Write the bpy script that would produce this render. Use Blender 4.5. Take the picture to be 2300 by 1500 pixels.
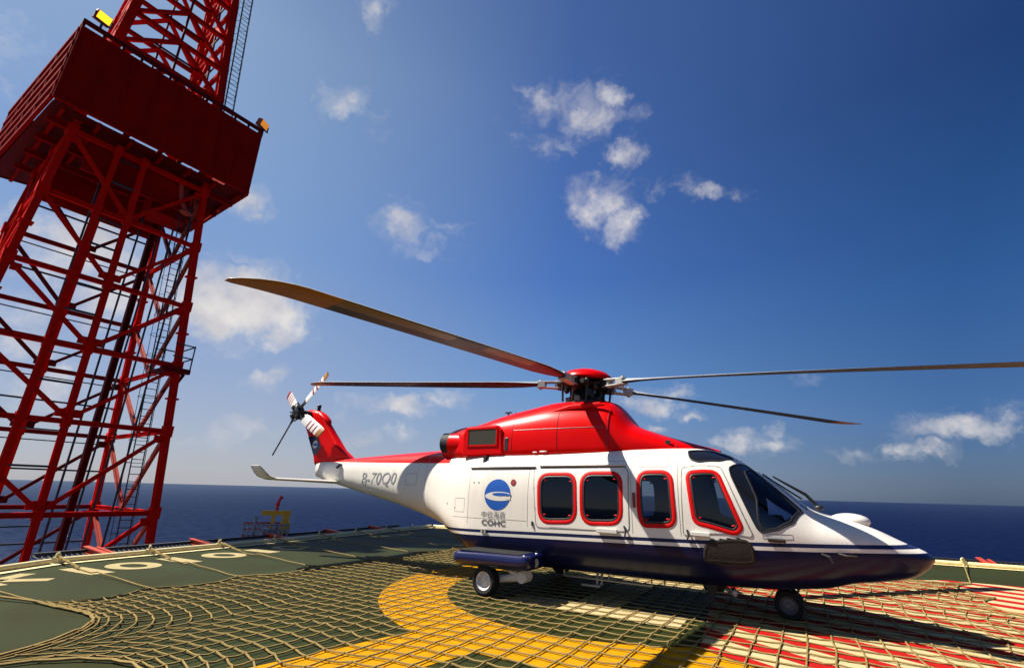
import bpy, math, random
import numpy as np
from mathutils import Vector, Matrix
R = math.radians
random.seed(7); rng = np.random.default_rng(11)
scene = bpy.context.scene
col = scene.collection
for o in list(bpy.data.objects): bpy.data.objects.remove(o)

# ---------------------------------------------------------------- camera
F_PX = 1061.0
cd = bpy.data.cameras.new('camera'); cam = bpy.data.objects.new('camera', cd); col.objects.link(cam)
cd.sensor_width = 36.0; cd.lens = F_PX / 2300.0 * 36.0; cd.clip_start = 0.05; cd.clip_end = 200000
_fw = Vector((0.0, 0.94835742, 0.31720372)); _rt = Vector((0.99966217, -0.00824451, 0.02464896)); _up = Vector((-0.02599122, -0.31709656, 0.94803704))
cam.matrix_world = Matrix(((_rt.x, _up.x, -_fw.x, 0.0), (_rt.y, _up.y, -_fw.y, 0.0), (_rt.z, _up.z, -_fw.z, 1.65), (0, 0, 0, 1)))
scene.camera = cam
def pix_dir(x, y):
    return (_fw + _rt * ((x - 1150) / F_PX) - _up * ((y - 750) / F_PX)).normalized()

# ---------------------------------------------------------------- exposure, sun, sky
scene.view_settings.view_transform = 'Standard'; scene.view_settings.look = 'None'
scene.view_settings.gamma = 1.0; scene.view_settings.use_curve_mapping = False
EXPO = 1.15; ALB = .82
scene.view_settings.exposure = EXPO
TO_SUN = Vector((-0.712, 0.095, 1.0)).normalized()
sd = bpy.data.lights.new('sun', 'SUN'); sd.energy = 5.0; sd.angle = R(0.55); sd.color = (1.0, 0.94, 0.84)
sun = bpy.data.objects.new('sun', sd); col.objects.link(sun)
sun.rotation_euler = TO_SUN.to_track_quat('Z', 'Y').to_euler(); sun.location = (-20, 5, 40)

world = bpy.data.worlds.new('World'); scene.world = world; world.use_nodes = True
wn = world.node_tree; wn.nodes.clear(); wl = wn.links
def W(t, **kw):
    n = wn.nodes.new(t)
    for k, v in kw.items(): setattr(n, k, v)
    return n
def wmath(op, a, b=None, c=None, clamp=False):
    n = W('ShaderNodeMath', operation=op, use_clamp=clamp)
    for i, v in enumerate((a, b, c)):
        if v is None: continue
        if isinstance(v, (int, float)): n.inputs[i].default_value = v
        else: wl.new(v, n.inputs[i])
    return n.outputs[0]
out = W('ShaderNodeOutputWorld')
sky = W('ShaderNodeTexSky', sky_type='NISHITA', sun_disc=False)
sky.sun_elevation = math.asin(TO_SUN.z); sky.sun_rotation = math.atan2(TO_SUN.x, TO_SUN.y)
sky.altitude = 60; sky.air_density = 1.0; sky.dust_density = 1.0; sky.ozone_density = 4.0
hsv = W('ShaderNodeHueSaturation'); hsv.inputs['Saturation'].default_value = 1.14; hsv.inputs['Hue'].default_value = 0.5; hsv.inputs['Value'].default_value = 1.0
gam = W('ShaderNodeGamma'); gam.inputs['Gamma'].default_value = 1.2
wl.new(sky.outputs[0], gam.inputs['Color']); wl.new(gam.outputs[0], hsv.inputs['Color'])
bg = W('ShaderNodeBackground'); bg.inputs['Strength'].default_value = 0.05
# sea air in the sky: whitish on the sun's side, deep blue away from it, paler down to the horizon
tcz = W('ShaderNodeTexCoord'); spz = W('ShaderNodeSeparateXYZ'); wl.new(tcz.outputs['Generated'], spz.inputs[0])
def lin(c): return tuple((v / 255.0 / 1.055 + .052) ** 2.4 if v > 10 else v / 3294.0 for v in c)
def column(stops):
    r = W('ShaderNodeValToRGB'); wl.new(spz.outputs['Z'], r.inputs[0]); r.color_ramp.interpolation = 'EASE' if False else 'LINEAR'; e = r.color_ramp.elements
    while len(e) < len(stops): e.new(.5)
    for k, (z, c) in enumerate(stops): e[k].position = z
    for k, (z, c) in enumerate(stops): e[k].color = (*lin(c), 1)
    return r.outputs[0]
colL = column([(0, (176, 177, 186)), (.18, (152, 168, 198)), (.43, (127, 158, 203)), (.71, (137, 164, 197)), (1, (84, 116, 172))])
colM = column([(0, (150, 163, 186)), (.2, (106, 148, 200)), (.42, (75, 115, 187)), (.78, (68, 97, 156)), (1, (60, 88, 146))])
colR = column([(0, (68, 88, 118)), (.13, (60, 97, 152)), (.33, (40, 83, 142)), (.61, (25, 53, 106)), (1, (32, 60, 115))])
f1 = W('ShaderNodeMapRange'); wl.new(spz.outputs['X'], f1.inputs['Value']); f1.inputs['From Min'].default_value = -.46; f1.inputs['From Max'].default_value = .10
f2 = W('ShaderNodeMapRange'); wl.new(spz.outputs['X'], f2.inputs['Value']); f2.inputs['From Min'].default_value = .10; f2.inputs['From Max'].default_value = .68
m1 = W('ShaderNodeMix', data_type='RGBA'); wl.new(f1.outputs[0], m1.inputs['Factor']); wl.new(colL, m1.inputs[6]); wl.new(colM, m1.inputs[7])
m2 = W('ShaderNodeMix', data_type='RGBA'); wl.new(f2.outputs[0], m2.inputs['Factor']); wl.new(m1.outputs[2], m2.inputs[6]); wl.new(colR, m2.inputs[7])
air = W('ShaderNodeVectorMath', operation='SCALE'); wl.new(m2.outputs[2], air.inputs[0]); air.inputs['Scale'].default_value = 1.0 / (2 ** EXPO * 0.05)
hmix = W('ShaderNodeMix', data_type='RGBA'); hmix.inputs['Factor'].default_value = .88; wl.new(hsv.outputs[0], hmix.inputs[6]); wl.new(air.outputs[0], hmix.inputs[7])
wl.new(hmix.outputs[2], bg.inputs['Color'])
tc = W('ShaderNodeTexCoord'); DIR = tc.outputs['Generated']
nz = W('ShaderNodeTexNoise'); nz.inputs['Scale'].default_value = 9.0; nz.inputs['Detail'].default_value = 7.0; nz.inputs['Roughness'].default_value = 0.62
wl.new(DIR, nz.inputs['Vector'])
sub = W('ShaderNodeVectorMath', operation='SUBTRACT'); wl.new(nz.outputs['Color'], sub.inputs[0]); sub.inputs[1].default_value = (.5, .5, .5)
scl = W('ShaderNodeVectorMath', operation='SCALE'); wl.new(sub.outputs[0], scl.inputs[0]); scl.inputs['Scale'].default_value = 0.12
add = W('ShaderNodeVectorMath', operation='ADD'); wl.new(DIR, add.inputs[0]); wl.new(scl.outputs[0], add.inputs[1])
WD = add.outputs[0]
CLOUDS = [(768,222,52,42,.95),(1222,232,60,48,.72),(1332,262,78,58,.92),(1372,212,44,48,.75),(1412,262,34,28,.7),(1215,325,62,48,.5),(1390,356,48,40,.72),
 (1336,458,78,56,1.1),(1402,506,52,46,1.05),(1588,436,92,28,.78),(1490,428,60,22,.6),(903,512,56,54,.85),(975,545,60,40,.45),(545,690,165,95,1.6),(470,650,100,80,1.3),(610,740,80,50,1.15),
 (540,448,56,44,1.1),(610,850,62,22,.95),(900,912,125,26,1.0),(1005,892,66,26,1.0),(890,975,44,17,.9),(540,962,84,24,.6),(440,975,70,18,.5),(1460,902,90,34,.9),(1522,880,36,22,.85),
 (1470,960,42,16,.95),(1645,992,54,24,.95),(1738,1004,62,26,.95),(1735,975,20,18,.7),(1560,945,26,15,.85),(2140,955,145,44,1.05),(2235,962,90,34,.95),(2085,1016,96,26,.95),(1930,1026,62,15,.6),
 (180,560,170,100,1.2),(250,640,130,110,1.1),(120,700,150,60,.8),(60,775,100,50,1.0),(90,860,110,46,.8),(10,100,46,60,.6),(0,190,60,60,.5),(836,20,34,34,.5),(785,982,60,16,.6),(845,300,26,22,.35),(1795,860,30,12,.35)]
M = None
for (cx, cy, rx, ry, amp) in CLOUDS:
    c0 = pix_dir(cx, cy); ex = pix_dir(cx + rx * 1.18, cy) - c0; ey = pix_dir(cx, cy - ry * 1.18) - c0
    ex = ex - c0 * ex.dot(c0); ey = ey - c0 * ey.dot(c0)
    a = ex.length; b = ey.length; ex.normalize(); ey = (ey - ex * ey.dot(ex)).normalized()
    d1 = W('ShaderNodeVectorMath', operation='DOT_PRODUCT'); wl.new(WD, d1.inputs[0]); d1.inputs[1].default_value = ex / a
    d2 = W('ShaderNodeVectorMath', operation='DOT_PRODUCT'); wl.new(WD, d2.inputs[0]); d2.inputs[1].default_value = ey / b
    q = wmath('MULTIPLY', d1.outputs['Value'], d1.outputs['Value'])
    q = wmath('MULTIPLY_ADD', d2.outputs['Value'], d2.outputs['Value'], q)
    m = wmath('MULTIPLY_ADD', q, -amp, amp)
    M = m if M is None else wmath('MAXIMUM', M, m)
sepd = W('ShaderNodeSeparateXYZ'); wl.new(DIR, sepd.inputs[0])
n2 = W('ShaderNodeTexNoise'); n2.inputs['Scale'].default_value = 20.0; n2.inputs['Detail'].default_value = 8.0; n2.inputs['Roughness'].default_value = 0.63
wl.new(DIR, n2.inputs['Vector'])
fld = wmath('MULTIPLY_ADD', n2.outputs['Fac'], 2.1, wmath('ADD', M, -1.2))
mr = W('ShaderNodeMapRange', interpolation_type='SMOOTHSTEP'); wl.new(fld, mr.inputs['Value'])
mr.inputs['From Min'].default_value = 0.08; mr.inputs['From Max'].default_value = 1.35
up_only = W('ShaderNodeMapRange'); wl.new(sepd.outputs['Z'], up_only.inputs['Value']); up_only.inputs['From Min'].default_value = 0.0; up_only.inputs['From Max'].default_value = 0.03
n4 = W('ShaderNodeTexNoise'); n4.inputs['Scale'].default_value = 11.0; n4.inputs['Detail'].default_value = 9.0; n4.inputs['Roughness'].default_value = 0.6; n4.inputs['Distortion'].default_value = .6
stv = W('ShaderNodeVectorMath', operation='MULTIPLY'); wl.new(WD, stv.inputs[0]); stv.inputs[1].default_value = (1.0, 1.0, 1.9); wl.new(stv.outputs[0], n4.inputs['Vector'])
wsp = wmath('MULTIPLY_ADD', n4.outputs['Fac'], 2.4, wmath('MULTIPLY_ADD', wmath('MAXIMUM', M, -1.6), .42, -1.12))
mrw = W('ShaderNodeMapRange', interpolation_type='SMOOTHSTEP'); wl.new(wsp, mrw.inputs['Value']); mrw.inputs['From Min'].default_value = 0.0; mrw.inputs['From Max'].default_value = 1.0; mrw.inputs['To Max'].default_value = .42
dens = wmath('MULTIPLY', wmath('MULTIPLY', wmath('MAXIMUM', mr.outputs[0], mrw.outputs[0]), up_only.outputs[0]), 0.97)
# sunlit side of the clouds: brighter towards the sun, greyer in the thick core bottoms
n3 = W('ShaderNodeTexNoise'); n3.inputs['Scale'].default_value = 14.0; n3.inputs['Detail'].default_value = 4.0
off = W('ShaderNodeVectorMath', operation='ADD'); wl.new(DIR, off.inputs[0]); off.inputs[1].default_value = (-0.02, 0.0, 0.03); wl.new(off.outputs[0], n3.inputs['Vector'])
shade = W('ShaderNodeMapRange'); wl.new(n3.outputs['Fac'], shade.inputs['Value']); shade.inputs['From Min'].default_value = .35; shade.inputs['From Max'].default_value = .65
cmix = W('ShaderNodeMix', data_type='RGBA'); wl.new(shade.outputs[0], cmix.inputs['Factor'])
cmix.inputs[6].default_value = (.56, .55, .59, 1); cmix.inputs[7].default_value = (.80, .77, .75, 1)
bgc = W('ShaderNodeBackground'); wl.new(cmix.outputs[2], bgc.inputs['Color']); bgc.inputs['Strength'].default_value = 1.0 / 2 ** EXPO
ms = W('ShaderNodeMixShader'); wl.new(dens, ms.inputs[0]); wl.new(bg.outputs[0], ms.inputs[1]); wl.new(bgc.outputs[0], ms.inputs[2])
wl.new(ms.outputs[0], out.inputs['Surface'])
world.cycles.sampling_method = 'MANUAL'; world.cycles.sample_map_resolution = 512
scene.cycles.use_denoising = True
scene.cycles.max_bounces = 8; scene.cycles.transparent_max_bounces = 12

# ---------------------------------------------------------------- materials
def M_(name, colr, rough=.5, metal=0.0, spec=.5, coat=0.0, var=0.12, vscale=3.0, bump=0.0, bscale=40.0, dirt=None, emit=0.0):
    colr = tuple(c * ALB for c in colr); dirt = tuple(c * ALB for c in dirt) if dirt else None
    m = bpy.data.materials.new(name); m.use_nodes = True; nt = m.node_tree; b = nt.nodes['Principled BSDF']; L = nt.links
    b.inputs['Roughness'].default_value = rough; b.inputs['Metallic'].default_value = metal
    b.inputs['Specular IOR Level'].default_value = spec; b.inputs['Coat Weight'].default_value = coat; b.inputs['Coat Roughness'].default_value = .08
    t = nt.nodes.new('ShaderNodeTexCoord'); n = nt.nodes.new('ShaderNodeTexNoise'); n.inputs['Scale'].default_value = vscale; n.inputs['Detail'].default_value = 6; n.inputs['Roughness'].default_value = .65
    L.new(t.outputs['Object'], n.inputs['Vector'])
    mx = nt.nodes.new('ShaderNodeMix'); mx.data_type = 'RGBA'; L.new(n.outputs['Fac'], mx.inputs['Factor'])
    lo = dirt if dirt else tuple(c * (1 - 2 * var) for c in colr); hi = tuple(min(1, c * (1 + 1.2 * var)) for c in colr)
    mx.inputs[6].default_value = (*lo, 1); mx.inputs[7].default_value = (*hi, 1)
    L.new(mx.outputs[2], b.inputs['Base Color'])
    if bump:
        n2 = nt.nodes.new('ShaderNodeTexNoise'); n2.inputs['Scale'].default_value = bscale; n2.inputs['Detail'].default_value = 4; L.new(t.outputs['Object'], n2.inputs['Vector'])
        bp = nt.nodes.new('ShaderNodeBump'); bp.inputs['Strength'].default_value = bump; bp.inputs['Distance'].default_value = .01; L.new(n2.outputs['Fac'], bp.inputs['Height']); L.new(bp.outputs[0], b.inputs['Normal'])
    if emit:
        b.inputs['Emission Color'].default_value = (*colr, 1); b.inputs['Emission Strength'].default_value = emit
    return m
MAT = {}
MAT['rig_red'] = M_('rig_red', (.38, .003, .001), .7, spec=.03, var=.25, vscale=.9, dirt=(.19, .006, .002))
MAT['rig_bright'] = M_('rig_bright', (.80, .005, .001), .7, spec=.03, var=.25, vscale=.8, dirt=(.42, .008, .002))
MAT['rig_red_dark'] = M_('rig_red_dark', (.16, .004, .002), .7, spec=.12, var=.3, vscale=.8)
MAT['rig_orange'] = M_('rig_orange', (.50, .045, .012), .5, var=.2)
MAT['black_steel'] = M_('black_steel', (.02, .02, .024), .5, var=.2)
MAT['grey_steel'] = M_('grey_steel', (.16, .165, .18), .5, metal=.2, var=.2)
MAT['galv'] = M_('galvanised', (.30, .32, .36), .45, metal=.6, var=.15)
MAT['cream'] = M_('cream_paint', (.78, .68, .38), .5, var=.15, vscale=5, dirt=(.62, .48, .2))
MAT['rope'] = M_('rope', (.29, .205, .075), .9, spec=.1, var=.25, vscale=7, bump=.5, bscale=120, dirt=(.17, .115, .04))
MAT['heli_red'] = M_('heli_red', (.68, .001, .001), .3, spec=.12, coat=.0, var=.05, vscale=2)
MAT['frame_red'] = M_('frame_red', (.64, .003, .003), .5, spec=.15, coat=.0, var=.05)
MAT['white'] = M_('white_paint', (.74, .70, .63), .3, coat=.3, var=.04, vscale=2.5)
MAT['navy'] = M_('navy_paint', (.004, .007, .05), .25, coat=.2, var=.06)
MAT['sponson_blue'] = M_('sponson_blue', (.003, .006, .062), .28, coat=.2, var=.06)
MAT['rubber'] = M_('rubber', (.013, .013, .013), .75, spec=.3, var=.3, vscale=12, bump=.3)
MAT['gasket'] = M_('gasket', (.012, .012, .012), .5, var=.1)
MAT['black'] = M_('black_gloss', (.008, .008, .009), .2, coat=.3, var=.1)
MAT['interior'] = M_('interior', (.035, .035, .038), .85, spec=.2, var=.2)
MAT['seat'] = M_('seat_fabric', (.045, .045, .05), .9, spec=.1, var=.3, vscale=9, bump=.3)
MAT['hub_dark'] = M_('hub_dark', (.045, .042, .04), .45, metal=.5, var=.35, vscale=12)
MAT['hub_grey'] = M_('hub_grey', (.50, .48, .43), .4, metal=.2, var=.2, vscale=12)
MAT['blade_dark'] = M_('blade_dark', (.017, .013, .011), .42, spec=.4, var=.35, vscale=5)
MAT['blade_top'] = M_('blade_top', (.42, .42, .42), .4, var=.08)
MAT['blade_reflection'] = M_('blade_reflection', (.17, .105, .045), .4, spec=.5, var=.25, vscale=6)  # reflected light put into the colour of one blade's underside
MAT['blade_yellow'] = M_('blade_yellow', (.34, .125, .008), .45, var=.2, vscale=5)
MAT['blade_white'] = M_('blade_white', (.75, .72, .68), .4, var=.05)
MAT['blade_maroon'] = M_('blade_maroon', (.25, .012, .02), .4, var=.05)
MAT['logo_blue'] = M_('logo_blue', (.008, .09, .42), .35, coat=.2, var=.03)
MAT['letter_grey'] = M_('letter_grey', (.33, .33, .34), .5, var=.05)
MAT['company_grey'] = M_('company_grey', (.13, .13, .14), .5, var=.05)
MAT['seam'] = M_('seam', (.30, .28, .26), .7, var=.05)
MAT['brown_cover'] = M_('brown_cover', (.022, .016, .010), .7, spec=.3, var=.3, vscale=8, bump=.4, bscale=30)
MAT['mesh_grille'] = M_('mesh_grille', (.045, .04, .02), .6, metal=.3, var=.4, vscale=40)
MAT['soot'] = M_('soot_metal', (.012, .010, .009), .7, metal=.2, var=.3, vscale=10)
MAT['monitor_yellow'] = M_('monitor_yellow', (.85, .42, .02), .5, var=.2)
MAT['monitor_red'] = M_('monitor_red', (.75, .02, .03), .4, var=.05)
MAT['clear_lens'] = M_('lens', (.8, .8, .78), .1, spec=.7, var=.02)
MAT['flood_lens'] = M_('flood_lens', (1.0, .62, .02), .3, var=.02, emit=.9)
MAT['flood_orange'] = M_('flood_orange', (.9, .30, .02), .3, var=.02, emit=.35)

def glass_mat(name, tint, refl=.5):
    m = bpy.data.materials.new(name); m.use_nodes = True; nt = m.node_tree; nt.nodes.clear(); L = nt.links
    o = nt.nodes.new('ShaderNodeOutputMaterial'); tr = nt.nodes.new('ShaderNodeBsdfTransparent'); tr.inputs[0].default_value = (*tint, 1)
    gl = nt.nodes.new('ShaderNodeBsdfGlossy'); gl.inputs['Roughness'].default_value = .03; gl.inputs[0].default_value = (.9, .95, 1, 1)
    fr = nt.nodes.new('ShaderNodeFresnel'); fr.inputs[0].default_value = 1.5
    mx = nt.nodes.new('ShaderNodeMixShader'); L.new(fr.outputs[0], mx.inputs[0]); L.new(tr.outputs[0], mx.inputs[1]); L.new(gl.outputs[0], mx.inputs[2]); L.new(mx.outputs[0], o.inputs[0])
    return m
MAT['glass'] = glass_mat('cabin_glass', (.55, .60, .64))
MAT['windshield'] = glass_mat('windshield_glass', (.80, .85, .90))

def livery():
    m = bpy.data.materials.new('fuselage_livery'); m.use_nodes = True; nt = m.node_tree; L = nt.links; b = nt.nodes['Principled BSDF']
    b.inputs['Roughness'].default_value = .3; b.inputs['Specular IOR Level'].default_value = .22; b.inputs['Coat Weight'].default_value = .1; b.inputs['Coat Roughness'].default_value = .06
    t = nt.nodes.new('ShaderNodeTexCoord'); s = nt.nodes.new('ShaderNodeSeparateXYZ'); L.new(t.outputs['Object'], s.inputs[0]); X, Z = s.outputs['X'], s.outputs['Z']
    def mt(op, a, b_, c=None):
        n = nt.nodes.new('ShaderNodeMath'); n.operation = op
        for i, v in enumerate((a, b_, c)):
            if v is None: continue
            if isinstance(v, (int, float)): n.inputs[i].default_value = v
            else: L.new(v, n.inputs[i])
        return n.outputs[0]
    zl = mt('SUBTRACT', Z, mt('MULTIPLY_ADD', X, .019, 1.033))       # height above the top edge of the thin stripe
    n = nt.nodes.new('ShaderNodeTexNoise'); n.inputs['Scale'].default_value = 2.2; n.inputs['Detail'].default_value = 7; L.new(t.outputs['Object'], n.inputs['Vector'])
    wht = nt.nodes.new('ShaderNodeMix'); wht.data_type = 'RGBA'; L.new(n.outputs['Fac'], wht.inputs['Factor']); wht.inputs[6].default_value = (.63, .585, .505, 1); wht.inputs[7].default_value = (.69, .65, .585, 1)
    mpg = nt.nodes.new('ShaderNodeMapping'); mpg.inputs['Scale'].default_value = (5, 5, .5); L.new(t.outputs['Object'], mpg.inputs[0])
    ng = nt.nodes.new('ShaderNodeTexNoise'); ng.inputs['Scale'].default_value = 1.6; ng.inputs['Detail'].default_value = 8; ng.inputs['Roughness'].default_value = .7; L.new(mpg.outputs[0], ng.inputs['Vector'])
    rg = nt.nodes.new('ShaderNodeMapRange'); L.new(ng.outputs['Fac'], rg.inputs['Value']); rg.inputs['From Min'].default_value = .52; rg.inputs['From Max'].default_value = .75; rg.inputs['To Max'].default_value = .35
    gm = nt.nodes.new('ShaderNodeMix'); gm.data_type = 'RGBA'; L.new(rg.outputs[0], gm.inputs['Factor']); L.new(wht.outputs[2], gm.inputs[6]); gm.inputs[7].default_value = (.40, .35, .27, 1)
    cur = gm.outputs[2]
    def layer(fac, c):
        nonlocal cur
        x = nt.nodes.new('ShaderNodeMix'); x.data_type = 'RGBA'; L.new(fac, x.inputs['Factor']); L.new(cur, x.inputs[6]); x.inputs[7].default_value = (*c, 1); cur = x.outputs[2]
    aft = mt('GREATER_THAN', X, -3.4)
    thin = mt('MULTIPLY', mt('LESS_THAN', zl, 0.0), mt('GREATER_THAN', zl, -.05))
    layer(mt('MULTIPLY', thin, aft), (.010, .014, .06))
    layer(mt('MULTIPLY', mt('LESS_THAN', zl, -.098), aft), (.003, .005, .036))
    rline = mt('MAXIMUM', mt('MULTIPLY_ADD', X, -.0225, 2.122), mt('MULTIPLY_ADD', X, .02, 2.355))
    rl = mt('MINIMUM', rline, 9)
    boomline = mt('MULTIPLY_ADD', X, -.0225, 2.122)
    isboom = mt('LESS_THAN', X, -2.75)
    lineb = mt('ADD', mt('MULTIPLY', isboom, boomline), mt('MULTIPLY', mt('SUBTRACT', 1.0, isboom), mt('MULTIPLY_ADD', X, .02, 2.355)))
    fwd = mt('LESS_THAN', X, 2.05)
    layer(mt('MULTIPLY', mt('GREATER_THAN', Z, lineb), fwd), (.56, .001, .001))
    g = nt.nodes.new('ShaderNodeNewGeometry')
    layer(g.outputs['Backfacing'], (.04, .04, .043))
    L.new(cur, b.inputs['Base Color'])
    return m
MAT['livery'] = livery()

def deck_mat():
    m = bpy.data.materials.new('deck_green'); m.use_nodes = True; nt = m.node_tree; L = nt.links; b = nt.nodes['Principled BSDF']
    t = nt.nodes.new('ShaderNodeTexCoord')
    n1 = nt.nodes.new('ShaderNodeTexNoise'); n1.inputs['Scale'].default_value = .6; n1.inputs['Detail'].default_value = 10; n1.inputs['Roughness'].default_value = .6; L.new(t.outputs['Object'], n1.inputs['Vector'])
    cr = nt.nodes.new('ShaderNodeValToRGB'); L.new(n1.outputs['Fac'], cr.inputs[0])
    e = cr.color_ramp.elements; e[0].position = .3; e[0].color = (.0175, .0175, .0015, 1); e[1].position = .7; e[1].color = (.022, .030, .009, 1)
    n2 = nt.nodes.new('ShaderNodeTexNoise'); n2.inputs['Scale'].default_value = 5; n2.inputs['Detail'].default_value = 9; n2.inputs['Roughness'].default_value = .75; L.new(t.outputs['Object'], n2.inputs['Vector'])
    r2 = nt.nodes.new('ShaderNodeMapRange'); L.new(n2.outputs['Fac'], r2.inputs['Value']); r2.inputs['From Min'].default_value = .56; r2.inputs['From Max'].default_value = .72
    mx = nt.nodes.new('ShaderNodeMix'); mx.data_type = 'RGBA'; mt = nt.nodes.new('ShaderNodeMath'); mt.operation = 'MULTIPLY'; L.new(r2.outputs[0], mt.inputs[0]); mt.inputs[1].default_value = .5
    L.new(mt.outputs[0], mx.inputs['Factor']); L.new(cr.outputs[0], mx.inputs[6]); mx.inputs[7].default_value = (.018, .016, .007, 1)
    mp = nt.nodes.new('ShaderNodeMapping'); mp.inputs['Rotation'].default_value = (0, 0, .54); mp.inputs['Scale'].default_value = (.35, 5, 1); L.new(t.outputs['Object'], mp.inputs[0])
    n5 = nt.nodes.new('ShaderNodeTexNoise'); n5.inputs['Scale'].default_value = 1.0; n5.inputs['Detail'].default_value = 6; L.new(mp.outputs[0], n5.inputs['Vector'])
    r5 = nt.nodes.new('ShaderNodeMapRange'); L.new(n5.outputs['Fac'], r5.inputs['Value']); r5.inputs['From Min'].default_value = .60; r5.inputs['From Max'].default_value = .74; r5.inputs['To Max'].default_value = .55
    m5 = nt.nodes.new('ShaderNodeMix'); m5.data_type = 'RGBA'; L.new(r5.outputs[0], m5.inputs['Factor']); L.new(mx.outputs[2], m5.inputs[6]); m5.inputs[7].default_value = (.012, .011, .007, 1)
    L.new(m5.outputs[2], b.inputs['Base Color']); b.inputs['Roughness'].default_value = .66; b.inputs['Specular IOR Level'].default_value = .08
    n3 = nt.nodes.new('ShaderNodeTexNoise'); n3.inputs['Scale'].default_value = 160; L.new(t.outputs['Object'], n3.inputs['Vector'])
    bp = nt.nodes.new('ShaderNodeBump'); bp.inputs['Strength'].default_value = .35; bp.inputs['Distance'].default_value = .004; L.new(n3.outputs['Fac'], bp.inputs['Height']); L.new(bp.outputs[0], b.inputs['Normal'])
    return m
MAT['deck'] = deck_mat()
def paint_mark(name, c, d):
    m = M_(name, c, .8, spec=.04, var=.1, vscale=6, bump=.3, bscale=150, dirt=d); return m
MAT['mark_yellow'] = paint_mark('mark_yellow', (.52, .26, .003), (.38, .15, .003))
MAT['mark_white'] = paint_mark('mark_white', (.52, .42, .24), (.38, .29, .13))
MAT['mark_red'] = paint_mark('mark_red', (.42, .010, .010), (.26, .010, .006))

MAT['mark_letter'] = paint_mark('mark_letter', (.44, .36, .20), (.27, .21, .09))
def sea_mat():
    m = bpy.data.materials.new('sea_water'); m.use_nodes = True; nt = m.node_tree; nt.nodes.clear(); L = nt.links; N = nt.nodes.new
    o = N('ShaderNodeOutputMaterial'); df = N('ShaderNodeBsdfDiffuse'); gl = N('ShaderNodeBsdfGlossy'); gl.inputs['Roughness'].default_value = .28; gl.inputs[0].default_value = (.62, .80, 1, 1)
    t = N('ShaderNodeTexCoord'); mp = N('ShaderNodeMapping'); mp.inputs['Scale'].default_value = (1, 1.6, 1); L.new(t.outputs['Object'], mp.inputs[0])
    n1 = N('ShaderNodeTexNoise'); n1.inputs['Scale'].default_value = .09; n1.inputs['Detail'].default_value = 9; n1.inputs['Roughness'].default_value = .72; L.new(mp.outputs[0], n1.inputs['Vector'])
    n2 = N('ShaderNodeTexNoise'); n2.inputs['Scale'].default_value = .006; n2.inputs['Detail'].default_value = 10; n2.inputs['Roughness'].default_value = .7; L.new(mp.outputs[0], n2.inputs['Vector'])
    bp = N('ShaderNodeBump'); bp.inputs['Strength'].default_value = .8; bp.inputs['Distance'].default_value = 1.6; L.new(n1.outputs['Fac'], bp.inputs['Height']); L.new(bp.outputs[0], gl.inputs['Normal'])
    mx = N('ShaderNodeMix'); mx.data_type = 'RGBA'; L.new(n2.outputs['Fac'], mx.inputs['Factor']); mx.inputs[6].default_value = (.0002, .0015, .012, 1); mx.inputs[7].default_value = (.0010, .0045, .030, 1); L.new(mx.outputs[2], df.inputs[0])
    r = N('ShaderNodeMapRange'); L.new(n1.outputs['Fac'], r.inputs['Value']); r.inputs['From Min'].default_value = .3; r.inputs['From Max'].default_value = .7; r.inputs['To Min'].default_value = .02; r.inputs['To Max'].default_value = .11
    lw = N('ShaderNodeLayerWeight'); pw = N('ShaderNodeMath'); pw.operation = 'POWER'; L.new(lw.outputs['Facing'], pw.inputs[0]); pw.inputs[1].default_value = 50
    ad = N('ShaderNodeMath'); ad.operation = 'MULTIPLY_ADD'; L.new(pw.outputs[0], ad.inputs[0]); ad.inputs[1].default_value = .14; L.new(r.outputs[0], ad.inputs[2])
    ms_ = N('ShaderNodeMixShader'); L.new(ad.outputs[0], ms_.inputs[0]); L.new(df.outputs[0], ms_.inputs[1]); L.new(gl.outputs[0], ms_.inputs[2]); L.new(ms_.outputs[0], o.inputs[0])
    return m
MAT['sea'] = sea_mat()

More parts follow.
